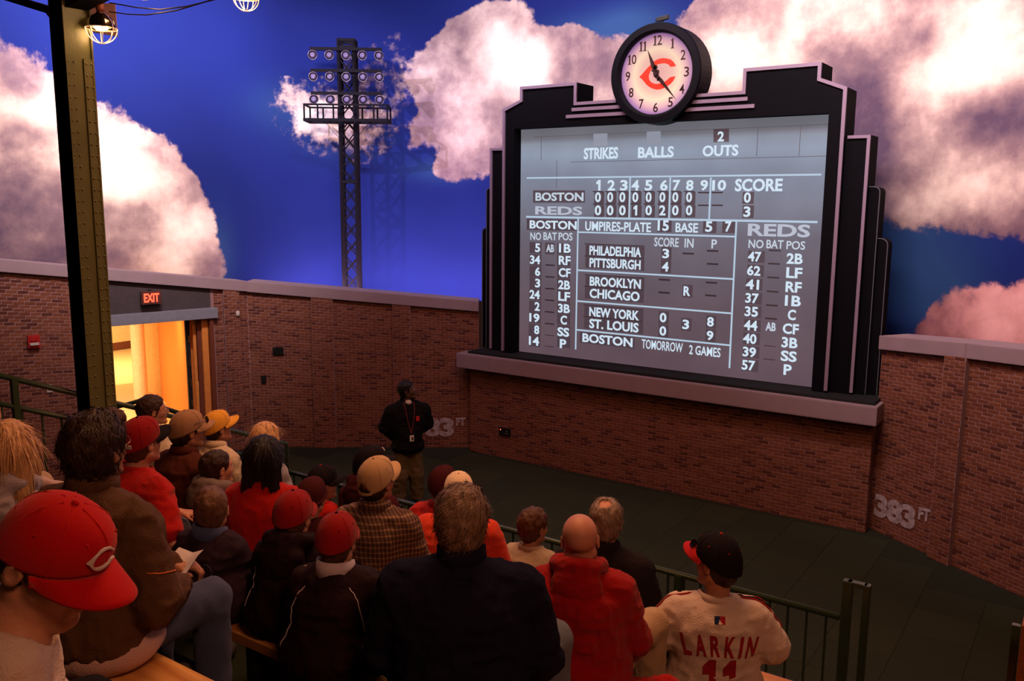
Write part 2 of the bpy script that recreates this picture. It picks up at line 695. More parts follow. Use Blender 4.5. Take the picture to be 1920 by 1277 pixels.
# ---- brick walls
bb = MB().box((-.5, 0, -.5), (.5, 1, .5))
ub = bpy.data.meshes.new('brick')
vs_, fs_ = [], []
e_ = .035
for (y, s) in ((0, .5), (.86, .5), (1.0, .47)):
    q = s if y < 1 else .47
    zq = s if y < 1 else .42
    vs_ += [(-q, y, -zq), (q, y, -zq), (q, y, zq), (-q, y, zq)]
for a in (0, 4):
    for k in range(4):
        fs_.append((a + k, a + (k + 1) % 4, a + 4 + (k + 1) % 4, a + 4 + k))
fs_.append((8, 9, 10, 11))
ub.from_pydata(vs_, [], [f[::-1] for f in fs_])
ub.materials.append(M_brick)
UV_ = np.array(vs_)


def wall_slab(name, A, B, za, zb, z0=0., thick=.3, m=None, parent=None):
    """slab whose room-side face runs A-B"""
    A = np.array(A); B = np.array(B)
    d = (B - A) / np.linalg.norm(B - A)
    n = np.array([-d[1], d[0]])  # points away from the room
    b = MB()
    c = [A, B, B + n * thick, A + n * thick]
    zt = [za, zb, zb, za]
    b.add([(*p, z0) for p in c] + [(*p, z) for p, z in zip(c, zt)], [(0, 3, 2, 1), (4, 5, 6, 7), (0, 1, 5, 4), (1, 2, 6, 5), (2, 3, 7, 6), (3, 0, 4, 7)])
    o = b.build(name, m or M_mortar, parent)
    if parent is None:
        tag(o, kind='structure')
    return o


def lay_bricks(parent, A, B, za, zb, u0=0., u1=1., courses=55, blen=.147, proud=.005, deep=.03, zcap=None, seed=1, lim=300, z0a=0., z0b=0.):
    A = np.array(A, float); B = np.array(B, float)
    L = np.linalg.norm(B - A)
    d = (B - A) / L
    nrm = np.array([d[1], -d[0]])  # towards the room
    rs = random.Random(seed)
    out = []
    for c in range(courses):
        v = (c + .5) / courses
        s = u0 * L - (c % 2) * blen / 2 + (rs.random() - .5) * .02
        while s < u1 * L:
            a, b2 = max(s, u0 * L), min(s + blen, u1 * L)
            s += blen
            if b2 - a < .02:
                continue
            m = (a + b2) / 2
            t = m / L
            zt = za + (zb - za) * t
            z0 = z0a + (z0b - z0a) * t
            hh = (zt - z0) / courses
            z = z0 + (zt - z0) * v
            slope = ((zb - za) * v + (z0b - z0a) * (1 - v)) / L
            ln = (b2 - a) - .010
            dx = np.array([d[0], d[1], slope]) * ln
            dy = np.array([nrm[0], nrm[1], 0]) * (deep + proud + (rs.random() - .5) * .004)
            dz = np.array([0, 0, hh - .0095])
            o = np.array([A[0] + d[0] * m - nrm[0] * deep, A[1] + d[1] * m - nrm[1] * deep, z])
            out.append((o, dx, dy, dz))
    vis = []
    for k, (o, dx, dy, dz) in enumerate(out):
        px, py, dd = proj(o)
        if 0 < px < 1920 and 0 < py < 1277 and np.linalg.norm(dx) > blen * .8:
            vis.append((dd, k))
    vis.sort()
    pick = set(k for _, k in vis[:lim])
    sv, sf = [], []
    for k, (o, dx, dy, dz) in enumerate(out):
        if k in pick:
            ob = bpy.data.objects.new('brick', ub)
            ob.matrix_world = Matrix(((dx[0], dy[0], dz[0], o[0]), (dx[1], dy[1], dz[1], o[1]), (dx[2], dy[2], dz[2], o[2]), (0, 0, 0, 1)))
            COL.objects.link(ob)
            ob.parent = parent
        else:
            base = len(sv) * 12
            sv.append(o + UV_[:, :1] * dx + UV_[:, 1:2] * dy + UV_[:, 2:3] * dz)
            sf += [tuple(i + base for i in f[::-1]) for f in fs_]
    if sv:
        st = mesh_obj('brick_courses', np.vstack(sv), sf, M_brick, parent)
        tag(st, kind='stuff')


def useg(A, B, P):
    A = np.array(A, float); B = np.array(B, float)
    return float((np.array(P[:2]) - A) @ (B - A) / ((B - A) @ (B - A)))


# heights of the wall tops (they climb away from the board)
ZA, ZB, ZC = 3.30, 2.76, 2.44
# wall with the doorway
uL = useg(WA, WB, onseg(WA, WB, 176, 700))
uR = useg(WA, WB, onseg(WA, WB, 401, 700))
uG = useg(WA, WB, onseg(WA, WB, 150, 560))
uG2 = useg(WA, WB, onseg(WA, WB, 396, 570))
pt = lambda A, B, u: (A[0] + (B[0] - A[0]) * u, A[1] + (B[1] - A[1]) * u)
zt = lambda u: ZA + (ZB - ZA) * u
DOORZ = 2.40
wl = wall_slab('wall_left', WA, pt(WA, WB, uL), zt(0), zt(uL))
wall_slab('wall_panel', pt(WA, WB, uR), WB, zt(uR), zt(1), parent=wl)
wall_slab('lintel_panel', pt(WA, WB, uL), pt(WA, WB, uR), zt(uL), zt(uR), z0=DOORZ, m=M_stucco, parent=wl)
lay_bricks(wl, WA, WB, ZA, ZB, 0, uL * .93, courses=62, seed=3, lim=220)
lay_bricks(wl, WA, WB, ZA, ZB, uR + .012, 1, courses=62, seed=4, lim=80)
wn = wall_slab('wall_near_left', W0, WA, 3.85, ZA)
lay_bricks(wn, W0, WA, 3.85, ZA, 0, 1, courses=66, seed=5, lim=120)
# shallow pier right of the door
P1 = pt(WA, WB, uR + .05); P2 = pt(WA, WB, uR + .115)
# curved wall left of the board
wfl = wall_slab('wall_far_left', WB, WC, ZB, ZC)


def pier(parent, A, B, px0, px1, za, zb, py=700, depth=.055, courses=55, seed=1, ztrim=0.):
    ua = useg(A, B, onseg(A, B, px0, py)); ub_ = useg(A, B, onseg(A, B, px1, py))
    A2 = np.array(pt(A, B, ua)); B2 = np.array(pt(A, B, ub_))
    d = (B2 - A2) / np.linalg.norm(B2 - A2)
    n = np.array([d[1], -d[0]]) * depth
    z1, z2 = za + (zb - za) * ua - ztrim, za + (zb - za) * ub_ - ztrim
    o = wall_slab('pier', A2 + n, B2 + n, z1, z2, thick=depth + .02, parent=parent)
    lay_bricks(parent, A2 + n, B2 + n, z1, z2, 0, 1, courses=courses, seed=seed, lim=40)


lay_bricks(wfl, WB, WC, ZB, ZC, 0, 1, seed=8, lim=180)
pier(wfl, WB, WC, 588, 628, ZB, ZC, seed=9)
pier(wfl, WB, WC, 738, 771, ZB, ZC, seed=10)
pier(wl, WA, WB, 423, 452, ZA, ZB, seed=11, courses=60)
# wall under the board
wb = MB().box((-8.86, 11.68, 0), (-2.30, 12.1, 1.56)).build('wall_back', M_mortar)
tag(wb, kind='structure')
lay_bricks(wb, (-8.87, 11.68), (-2.29, 11.68), 1.55, 1.55, 0, 1, courses=33, seed=12, lim=300, deep=.02)
# right wall
wr = wall_slab('wall_right', WB2, WD, 2.45, 2.55)
lay_bricks(wr, WB2, WD, 2.45, 2.55, 0, 1, seed=14, lim=300)
wr2 = wall_slab('wall_far_right', WD, WE, 2.55, 2.60)
wall_slab('wall_panel', WE, WF, 2.60, 2.9, parent=wr2)
wall_slab('wall_panel', WF, WG, 2.9, 3.1, parent=wr2)
lay_bricks(wr2, WD, WE, 2.55, 2.60, 0, 1, seed=15, lim=300)
lay_bricks(wr2, WE, WF, 2.60, 2.9, 0, 1, seed=16, lim=0)
lay_bricks(wr2, WF, WG, 2.9, 3.1, 0, 1, seed=17, lim=0)
pier(wr, WB2, WD, 1762, 1803, 2.45, 2.55, py=860, depth=.07, seed=18, ztrim=0)

# copings (cast stone caps) on top of the brick walls
for k, (A, B, a, b2) in enumerate([(W0, WA, 3.85, ZA), (WA, WB, ZA, ZB), (WB, WC, ZB, ZC), (WB2, WD, 2.45, 2.55), (WD, WE, 2.55, 2.60), (WE, WF, 2.60, 2.9), (WF, WG, 2.9, 3.1)]):
    A_ = np.array(A); B_ = np.array(B)
    d = (B_ - A_) / np.linalg.norm(B_ - A_)
    n = np.array([d[1], -d[0]])
    q = MB()
    p = [A_ + n * .07, B_ + n * .07, B_ - n * .42, A_ - n * .42]
    za_, zb_ = a, b2
    hh = .17
    zz = [za_, zb_, zb_, za_]
    q.add([(*c, z - .01) for c, z in zip(p, zz)] + [(*c, z + hh) for c, z in zip(p, zz)], [(0, 3, 2, 1), (4, 5, 6, 7), (0, 1, 5, 4), (1, 2, 6, 5), (2, 3, 7, 6), (3, 0, 4, 7)])
    o = q.build('trim_%d' % (k + 1), M_cap, bevel=.012)
    tag(o, kind='structure')

# ---- painted sky
ctrl = np.array([(-15.2, .5), (-14.95, 3.5), (-14.45, 6.6), (-13.7, 9.6), (-12.4, 11.9), (-10.3, 13.3), (-7.6, 13.9), (-4.6, 13.95), (-1.9, 13.4), (.6, 12.0), (2.6, 10.2), (4.2, 7.8)])
cp = []
for i in range(len(ctrl) - 1):
    p0 = ctrl[max(i - 1, 0)]; p1 = ctrl[i]; p2 = ctrl[i + 1]; p3 = ctrl[min(i + 2, len(ctrl) - 1)]
    for t in np.linspace(0, 1, 12, endpoint=False):
        cp.append(.5 * ((2 * p1) + (-p0 + p2) * t + (2 * p0 - 5 * p1 + 4 * p2 - p3) * t * t + (-p0 + 3 * p1 - 3 * p2 + p3) * t ** 3))
cp = np.array(cp)
ds = np.r_[0, np.cumsum(np.linalg.norm(np.diff(cp, axis=0), axis=1))]
SMAX = ds[-1]
NS, NZ = 620, 190
S_ = np.linspace(0, SMAX, NS)
MX = np.interp(S_, ds, cp[:, 0]); MY = np.interp(S_, ds, cp[:, 1])
MZ = np.linspace(2.40, 10.2, NZ)


def mural(px, py):
    """where the sight line of a photo point meets the painted wall: (arc length, height)"""
    r = ray(px, py)
    a = np.arctan2(r[0], r[1])
    an = np.arctan2(MX, MY)
    k = int(np.argmin(abs(an - a)))
    t = sqrt(MX[k] ** 2 + MY[k] ** 2) / sqrt(r[0] ** 2 + r[1] ** 2)
    return S_[k], CAMH + r[2] * t


def vnoise(S, Z, sc, seed):
    rs = np.random.RandomState(seed)
    u = S / sc + 50; v = Z / sc + 50
    L = rs.uniform(-1, 1, (400, 400))
    i = np.floor(u).astype(int); j = np.floor(v).astype(int)
    a = u - i; b = v - j
    a = a * a * (3 - 2 * a); b = b * b * (3 - 2 * b)
    i %= 399; j %= 399
    return (L[i, j] * (1 - a) + L[i + 1, j] * a) * (1 - b) + (L[i, j + 1] * (1 - a) + L[i + 1, j + 1] * a) * b


GS, GZ = np.meshgrid(S_, MZ, indexing='ij')
PXM = .0107  # metres of painted wall per photo pixel


def blobs(lst, power=1.0):
    out = np.zeros_like(GS)
    for b in lst:
        px, py, rx, ry = b[:4]
        wgt = b[4] if len(b) > 4 else 1.
        s, z = mural(px, py)
        out += wgt * np.exp(-(((GS - s) / (rx * PXM)) ** 2 + ((GZ - z) / (ry * PXM)) ** 2) ** power)
    return out


cl = blobs([(-30, 330, 150, 150), (90, 320, 110, 110), (60, 440, 150, 90), (190, 410, 110, 120), (250, 460, 110, 110), (330, 470, 60, 100), (300, 390, 60, 60), (250, 330, 55, 60), (370, 500, 35, 45),
            (-20, 250, 90, 70), (-280, 330, 240, 180), (120, 270, 60, 50), (220, 330, 60, 55),
            # cluster left of the board
            (940, 110, 90, 80), (890, 190, 85, 75), (870, 270, 55, 60), (1010, 170, 80, 90), (960, 250, 90, 60), (850, 110, 45, 55), (820, 180, 40, 60), (1110, 140, 80, 75), (1170, 110, 60, 55),
            (1080, 90, 50, 30), (890, 60, 45, 35), (940, 40, 40, 25), (840, 310, 30, 20),
            (760, 140, 45, 40, .55), (720, 110, 30, 20, .35), (780, 250, 30, 40, .4),
            # big bank behind and right of the board
            (1360, 90, 80, 75), (1420, 50, 90, 60), (1500, 90, 110, 90), (1620, 90, 130, 120), (1740, 120, 130, 130), (1860, 150, 130, 150), (1560, 20, 160, 60), (1760, 10, 200, 60), (1940, 60, 120, 120),
            (1700, 260, 110, 110), (1820, 300, 120, 90), (1900, 330, 110, 80), (1660, 370, 60, 60), (1760, 380, 90, 50), (1860, 400, 90, 50), (1960, 380, 90, 90), (1350, 40, 40, 35),
            # pink puffs low on the right
            (1800, 600, 35, 30, .8), (1850, 575, 50, 40), (1910, 570, 60, 60), (1890, 620, 90, 45), (1980, 590, 90, 90), (1740, 625, 40, 18, .6), (1850, 610, 60, 30),
            # wisp by the light tower
            # banks round the corner, out of the picture
            (2150, 250, 180, 160), (2300, 100, 220, 160)])
ns = .5 * vnoise(GS, GZ, 1.1, 1) + .32 * vnoise(GS, GZ, .5, 2) + .22 * vnoise(GS, GZ, .24, 3) + .12 * vnoise(GS, GZ, .12, 4)
maskv = np.clip((cl + .42 * ns - .42) / .50, 0, 1)
hole = blobs([(1190, 40, 45, 30), (1130, 50, 40, 18, .9), (1020, 40, 40, 14, .8), (1700, 520, 90, 60), (1790, 480, 110, 34), (1900, 490, 100, 28), (1650, 460, 40, 50, .7)])
maskv = np.clip(maskv - .8 * hole, 0, 1)
soft = np.clip(blobs([(600, 215, 46, 34, 1.0), (562, 188, 26, 20, .7), (640, 240, 50, 24, .8), (538, 163, 12, 10, .5), (680, 215, 40, 50, .4), (700, 170, 45, 50, .14), (745, 150, 35, 60, .14)]) * (.8 + .6 * ns), 0, 1)
maskv = np.maximum(maskv, .22 + .42 * np.clip(soft * 1.15, 0, 1) - (soft < .02) * .3)
maskv = np.clip(maskv, 0, 1)
bright = blobs([(30, 200, 60, 22), (110, 215, 40, 14), (215, 300, 45, 55, 1.2), (250, 340, 60, 26), (350, 430, 45, 42), (330, 500, 40, 30, .6), (110, 290, 60, 40, .4),
                (950, 130, 60, 60, .8), (1000, 120, 35, 40, .8), (870, 190, 35, 45, .6), (900, 250, 30, 30, .5), (940, 60, 40, 30, .4), (1350, 90, 40, 40, .7), (1400, 120, 30, 25, .6),
                (1500, 60, 90, 50, .5), (1480, 130, 50, 20, .5), (1700, 170, 60, 55, .5), (1800, 130, 60, 50, .6), (1880, 60, 60, 60, .6), (1870, 290, 80, 40, .5), (1760, 370, 60, 30, .4), (1690, 390, 50, 25, .3),
                (600, 215, 45, 35, 1.3), (630, 245, 40, 20, .8), (660, 215, 20, 30, .5), (1010, 200, 20, 60, .3), (1850, 590, 70, 40, .8), (1920, 580, 60, 60, .8), (1640, 100, 60, 50, .4), (1750, 40, 80, 30, .4), (1560, 40, 60, 30, .3)])
darkb = blobs([(60, 400, 70, 70, .6), (150, 470, 80, 50, .5), (150, 380, 30, 60, .35), (250, 400, 40, 22, .35), (1620, 260, 40, 70, .8), (1640, 180, 40, 60, .6), (1700, 100, 70, 35, .35), (1580, 100, 70, 30, .3),
               (1830, 220, 80, 30, .5), (1900, 220, 50, 40, .5), (1700, 320, 50, 30, .4), (930, 220, 60, 30, .4), (1120, 160, 50, 60, .25), (1650, 420, 60, 60, .6), (1560, 170, 60, 30, .5), (1740, 60, 50, 20, .3), (1850, 440, 80, 20, .5)])
nsh = .55 * vnoise(GS, GZ, .75, 11) + .35 * vnoise(GS, GZ * .8, .33, 12) + .18 * vnoise(GS, GZ, .16, 13)
shade = np.clip(.42 + .34 * nsh + .50 * bright - .42 * darkb, 0, 1)
pink = np.clip(blobs([(1880, 590, 140, 70), (1980, 590, 90, 90), (1740, 625, 60, 30)]), 0, 1)
teal = np.clip(blobs([(1700, 500, 90, 90), (1660, 440, 50, 60), (1120, 60, 110, 30, .8), (1190, 40, 60, 30, .6), (530, 200, 60, 40, .5), (410, 480, 25, 60, .8), (830, 320, 60, 20, .7), (640, 260, 80, 40, .4), (1760, 560, 50, 40, .6)]), 0, 1)
skyn = .5 + .5 * vnoise(GS, GZ, 1.6, 21)
vts = np.stack([np.repeat(MX, NZ), np.repeat(MY, NZ), np.tile(MZ, NS)], 1)
ii = np.arange(NS - 1)[:, None] * NZ + np.arange(NZ - 1)[None]
quads = np.stack([ii, ii + NZ, ii + NZ + 1, ii + 1], -1).reshape(-1, 4)
me = bpy.data.meshes.new('wall_sky')
me.vertices.add(len(vts)); me.vertices.foreach_set('co', vts.ravel())
me.loops.add(len(quads) * 4); me.loops.foreach_set('vertex_index', quads.ravel().astype(np.int32))
me.polygons.add(len(quads)); me.polygons.foreach_set('loop_start', np.arange(0, len(quads) * 4, 4, dtype=np.int32))
me.polygons.foreach_set('use_smooth', np.ones(len(quads), bool))
me.update(calc_edges=True)
at_ = me.color_attributes.new('paint', 'FLOAT_COLOR', 'POINT')
at_.data.foreach_set('color', np.stack([maskv, shade, pink, teal], -1).reshape(-1).astype(np.float32))
m, nt, b = nodes('painted_sky')
at = N(nt, 'ShaderNodeAttribute', attribute_name='paint')
sp = N(nt, 'ShaderNodeSeparateColor')
nt.links.new(at.outputs['Color'], sp.inputs[0])
geo = N(nt, 'ShaderNodeNewGeometry')
no = N(nt, 'ShaderNodeTexNoise')
no.inputs['Scale'].default_value = 5
no.inputs['Detail'].default_value = 9
no.inputs['Roughness'].default_value = .62
nt.links.new(geo.outputs['Position'], no.inputs['Vector'])


def mth(op, a, b_=None, c=None, clamp=False):
    q = N(nt, 'ShaderNodeMath', operation=op)
    q.use_clamp = clamp
    for i, v in enumerate((a, b_, c)):
        if v is None:
            continue
        if isinstance(v, (int, float)):
            q.inputs[i].default_value = v
        else:
            nt.links.new(v, q.inputs[i])
    return q.outputs[0]


nn = mth('SUBTRACT', no.outputs[0], .5)
mk = mth('ADD', sp.outputs[0], mth('MULTIPLY', nn, mth('MULTIPLY', mth('MULTIPLY', sp.outputs[0], mth('SUBTRACT', 1., sp.outputs[0])), 6.0)), None)
mr = N(nt, 'ShaderNodeMapRange', interpolation_type='SMOOTHSTEP')
mr.inputs[1].default_value = .22
mr.inputs[2].default_value = .62
nt.links.new(mk, mr.inputs[0])
sh = mth('ADD', sp.outputs[1], mth('MULTIPLY', nn, .50))
cr = N(nt, 'ShaderNodeValToRGB')
e = cr.color_ramp.elements
e[0].position, e[0].color = 0, (.10, .065, .11, 1)
e[1].position, e[1].color = 1, (.93, .82, .72, 1)
for p_, c_ in ((.30, (.235, .155, .18)), (.50, (.42, .30, .29)), (.72, (.70, .55, .49))):
    x = e.new(p_); x.color = (*c_, 1)
nt.links.new(sh, cr.inputs[0])
pk = N(nt, 'ShaderNodeMix', data_type='RGBA', blend_type='MULTIPLY')
nt.links.new(sp.outputs[2], pk.inputs[0])
nt.links.new(cr.outputs[0], pk.inputs[6])
pk.inputs[7].default_value = (.95, .55, .62, 1)
sky = N(nt, 'ShaderNodeMix', data_type='RGBA')
sky.inputs[6].default_value = (.010, .021, .175, 1)
sky.inputs[7].default_value = (.030, .085, .26, 1)
nt.links.new(at.outputs['Alpha'], sky.inputs[0])
sv = N(nt, 'ShaderNodeMix', data_type='RGBA', blend_type='MULTIPLY')
sv.inputs[0].default_value = .45
nt.links.new(sky.outputs[2], sv.inputs[6])
n3 = N(nt, 'ShaderNodeTexNoise')
n3.inputs['Scale'].default_value = .5
nt.links.new(geo.outputs['Position'], n3.inputs['Vector'])
nt.links.new(n3.outputs[0], sv.inputs[7])
fin = N(nt, 'ShaderNodeMix', data_type='RGBA')
nt.links.new(mr.outputs[0], fin.inputs[0])
nt.links.new(sv.outputs[2], fin.inputs[6])
nt.links.new(pk.outputs[2], fin.inputs[7])
nt.links.new(fin.outputs[2], b.inputs['Base Color'])
b.inputs['Roughness'].default_value = .8
b.inputs['Specular IOR Level'].default_value = .1
me.materials.append(m)
sky_o = bpy.data.objects.new('wall_sky', me)
COL.objects.link(sky_o)
tag(sky_o, kind='structure')
sd = sky_o.modifiers.new('thick', 'SOLIDIFY')
sd.thickness = .06
sd.offset = -1

# ---- the room beyond the doorway
M_wfloor = wood_mat('pale_wood_floor', (.72, .52, .24), (.86, .70, .40), (1.2, 9, 9), .35)
M_cream = mat('cream_wall', (.80, .55, .27), .7, bump=.02)
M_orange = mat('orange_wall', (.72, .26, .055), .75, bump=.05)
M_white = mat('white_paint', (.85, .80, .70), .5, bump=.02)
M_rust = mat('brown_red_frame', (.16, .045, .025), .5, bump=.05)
dA = np.array(WA); dB = np.array(WB)
dd = (dB - dA) / np.linalg.norm(dB - dA)
dn = np.array([-dd[1], dd[0]])  # away from our room
JL = np.array(pt(WA, WB, uL)); JR = np.array(pt(WA, WB, uR))


def far(px, py, z=0.):
    return atz(px, py, z)


lobby = MB()
q = [JL + dn * .02 - dd * 1.5, JR + dn * .02 + dd * .2, JR + dn * 26 + dd * 8, JL + dn * 26 - dd * 14]
lobby.add([(*p, -.01) for p in q] + [(*p, -.08) for p in q], [(0, 1, 2, 3), (4, 7, 6, 5), (0, 4, 5, 1), (1, 5, 6, 2), (2, 6, 7, 3), (3, 7, 4, 0)])
tag(lobby.build('floor', M_wfloor), kind='structure')


def vwall(name, A, B, z0, z1, m, thick=.1, parent=None):
    o = wall_slab(name, A, B, z1, z1, z0, thick, m, parent)
    return o


o1 = far(303, 742); o2 = onseg(WA, WB, 372, 700)
A1 = (o1[0], o1[1]); A2 = (JR[0] + dn[0] * .34 - dd[0] * .30, JR[1] + dn[1] * .34 - dd[1] * .30)
ow = vwall('wall_lobby_right', A1, A2, 0, 2.42, M_orange)
o0 = far(276, 735)
vwall('wall_lobby_facet', (o0[0], o0[1]), A1, 0, 2.42, M_cream)
c0 = far(253, 752); c1 = far(277, 748)
pc = (c0 + c1) / 2
rad = np.linalg.norm(c1[:2] - c0[:2]) / 2
q = MB(off=(pc[0], pc[1], 0))
q.lathe([(rad, 0), (rad, 2.42)], (pc[0], pc[1], 0), 24)
o = q.build('round_column', M_white, smooth=False)
o.location = (pc[0], pc[1], 0)
tag(o, 'round white column standing in the bright room beyond the doorway', 'column')
# back wall: band, dark shelf line, dark opening
k0 = far(140, 668); k1 = far(262, 650)
B0, B1 = (k0[0], k0[1]), (k1[0], k1[1])
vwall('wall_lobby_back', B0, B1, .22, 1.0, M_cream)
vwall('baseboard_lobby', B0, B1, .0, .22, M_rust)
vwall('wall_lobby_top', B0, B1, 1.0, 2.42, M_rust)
# lobby ceiling and side keep the light in
q = MB()
p = [JL + dn * .3 - dd * 1.5, JR + dn * .3 + dd * .2, JR + dn * 25 + dd * 7.5, JL + dn * 25 - dd * 13.5]
q.add([(*c, 2.42) for c in p] + [(*c, 2.46) for c in p], [(0, 3, 2, 1), (4, 5, 6, 7), (0, 1, 5, 4), (1, 2, 6, 5), (2, 3, 7, 6), (3, 0, 4, 7)])
tag(q.build('ceiling', M_cream), kind='structure')
# round inlay on the floor
ci = far(262, 742)
tag(MB().lathe([(1.15, -.009), (1.15, .004)], (ci[0] - .3, ci[1] + .2, 0), 40).build('trim_20', mat('tan_inlay', (.62, .33, .12), .4)), kind='structure')
light('lobby_light', 'AREA', (*(JL + dn * 4.2 - dd * .2), 2.38), (*(JL + dn * 4.4), 0), 330, (1, .62, .26), 3.0, 3.0)
light('lobby_light', 'AREA', (*(JL + dn * 9.5 + dd * 2.5), 2.38), (*(JL + dn * 9.7 + dd * 2.5), 0), 520, (1, .66, .30), 4.0, 4.0)
light('lobby_light', 'AREA', (*(JR + dn * 1.3 - dd * .9), 2.36), (*(JR + dn * 2.0 + dd * .1), .8), 40, (1, .55, .22), .5, .5)

# door lining, header beam, pair of edges at the right jamb
fr = empty('door_frame', (*JR, 0), 'brown-red frame lining the right side of the lit doorway', 'door frame')


def loc_mb(o):
    return MB(off=tuple(o.location))


q = loc_mb(fr)
q.obox((*(JR - dd * .02 + dn * .1), DOORZ / 2), (*(dd * .03), 0), (*(dn * .16), 0), (0, 0, DOORZ / 2))
q.build('jamb', M_rust, fr)
q = loc_mb(fr)
q.obox((*(JR - dd * .105 + dn * .06), DOORZ / 2), (*(dd * .05), 0), (*(dn * .03), 0), (0, 0, DOORZ / 2))
q.build('orange_stile', M_orange, fr)
q = loc_mb(fr)
q.obox((*(JR - dd * .19 + dn * .10), DOORZ / 2), (*(dd * .03), 0), (*(dn * .03), 0), (0, 0, DOORZ / 2))
q.build('door_edge', M_rust, fr)
q = loc_mb(fr)
q.obox((*(JR - dd * .25 + dn * .14), DOORZ / 2), (*(dd * .022), 0), (*(dn * .02), 0), (0, 0, DOORZ / 2))
q.build('orange_stile', M_orange, fr)
q = loc_mb(fr)
q.obox((*(JR - dd * .34 + dn * .20), DOORZ / 2), (*(dd * .035), 0), (*(dn * .02), 0), (0, 0, DOORZ / 2))
q.build('dark_door_edge', M_dark, fr)
for zz in (.9, 1.25, 1.6, 2.0):
    q = loc_mb(fr)
    q.obox((*(JR - dd * .33 + dn * .175), zz), (*(dd * .010), 0), (*(dn * .006), 0), (0, 0, .06))
    q.build('hinge', mat('brass', (.7, .5, .2), .3, 1), fr)
hb = MB()
a = np.array(pt(WA, WB, useg(WA, WB, onseg(WA, WB, 150, 600)))) - dn * .03
b_ = np.array(pt(WA, WB, useg(WA, WB, onseg(WA, WB, 404, 580)))) - dn * .03
hb = MB(off=(*a, DOORZ))
hb.obox((*((a + b_) / 2), DOORZ + .035), (*((b_ - a) / 2), 0), (*(dn * .07), 0), (0, 0, .085))
o = hb.build('header_beam', M_steelgrey, bevel=.006)
o.location = (*a, DOORZ)
tag(o, 'grey painted steel header beam across the top of the doorway', 'beam')

# EXIT sign
es = onseg(WA, WB, 283, 558, .09)
ex = empty('exit_sign', es, 'lit red EXIT sign above the doorway', 'sign')
q = loc_mb(ex)
q.obox(es, (*(dd * .155), 0), (*(dn * .03), 0), (0, 0, .105))
q.build('housing', mat('sign_frame', (.10, .035, .03), .5), ex, bevel=.006)
M_exit = mat('exit_red', (1, .05, .02), .5, emit=(1, .045, .02), estr=5., bump=0)
text_on('lettering', 'EXIT', M_exit, ex, np.array(es) - np.array([*dn, 0]) * .031, (*dd, 0), (0, 0, 1), .235, .14, .003, .03, nrm=(*(-dn), 0))
q = loc_mb(ex)
q.obox(np.array(es) + [*(dn * .045), .09], (*(dd * .03), 0), (*(dn * .02), 0), (0, 0, .03))
q.build('bracket', M_dark, ex)


def wall_box(name, A, B, px, py, w_, h_, t, m, label, cat, off=.012, extra=None):
    P = onseg(A, B, px, py, off + .0)
    A_ = np.array(A); B_ = np.array(B)
    d = (B_ - A_) / np.linalg.norm(B_ - A_)
    n = np.array([d[1], -d[0]])
    P = onseg(A, B, px, py, 0)
    c = np.array([P[0] + n[0] * (off + t / 2), P[1] + n[1] * (off + t / 2), P[2]])
    e = empty(name, c, label, cat)
    q = loc_mb(e)
    q.obox(c, (*(d * w_ / 2), 0), (*(n * t / 2), 0), (0, 0, h_ / 2))
    q.build('box', m, e, bevel=min(.006, t * .2))
    if extra:
        extra(e, c, np.array([*d, 0]), np.array([*n, 0]))
    return e


M_red = mat('alarm_red', (.40, .02, .02), .4, bump=.02)
M_lt = mat('pale_plastic', (.55, .48, .45), .5, bump=.02)


def fa(e, c, d, n):
    q = loc_mb(e); q.obox(c + n * .045 + [0, 0, -.03], d * .06, n * .012, (0, 0, .018)); q.build('strobe_lens', M_lt, e)
    q = loc_mb(e); q.obox(c + n * .03 + [0, 0, .045], d * .05, n * .01, (0, 0, .03)); q.build('horn_grille', M_red, e)


wall_box('fire_alarm', WA, WB, 62, 640, .16, .19, .05, M_red, 'red fire alarm box with white strobe on the brick wall left of the column', 'alarm', extra=fa)


def sw(e, c, d, n):
    q = loc_mb(e); q.obox(c + n * .012, d * .012, n * .006, (0, 0, .02)); q.build('toggle', M_dark, e)


wall_box('light_switch', WA, WB, 92, 728, .075, .12, .014, M_lt, 'pale switch plate on brick behind the left railing', 'switch', extra=sw)


def ms(e, c, d, n):
    q = loc_mb(e); q.lathe([(.028, -.05), (.036, -.02), (.036, .02), (.02, .045)], c + n * .03 + [0, 0, -.03], 14); q.build('sensor_dome', M_lt, e, smooth=True)


wall_box('motion_sensor', WA, WB, 443, 584, .05, .09, .03, M_lt, 'small white motion sensor on brick right of the doorway', 'sensor', extra=ms)


def gr(e, c, d, n):
    for k in (-2, -1, 0, 1, 2):
        q = loc_mb(e); q.obox(c + n * .012 + [0, 0, k * .022], d * .07, n * .004, (0, 0, .005)); q.build('louver', M_dark, e)


wall_box('vent_plate', WB, WC, 522, 658, .185, .135, .02, M_dark, 'wide black plate high on the brick wall left of the speaker man', 'vent', extra=gr)
wall_box('outlet_plate', WB, WC, 495, 711, .085, .13, .02, M_dark, 'small black upright outlet plate near the wall corner', 'outlet', extra=sw)


def ou(e, c, d, n):
    q = loc_mb(e); q.obox(c + n * .012 - d * .08 + [0, 0, .03], d * .008, n * .004, (0, 0, .008)); q.build('red_indicator', mat('led_red', (1, .1, .03), .4, emit=(1, .12, .04), estr=3, bump=0), e)
    for k in (0, 1, 2):
        q = loc_mb(e); q.obox(c + n * .012 + d * (.03 + .02 * k) + [0, 0, .02 if k % 2 else -.02], d * .006, n * .004, (0, 0, .006)); q.build('button', M_lt, e)


wall_box('control_panel', (-8.87, 11.68), (-2.29, 11.68), 948, 809, .23, .13, .025, M_dark, 'black control panel with red light on the wall below the scoreboard', 'control panel', extra=ou)

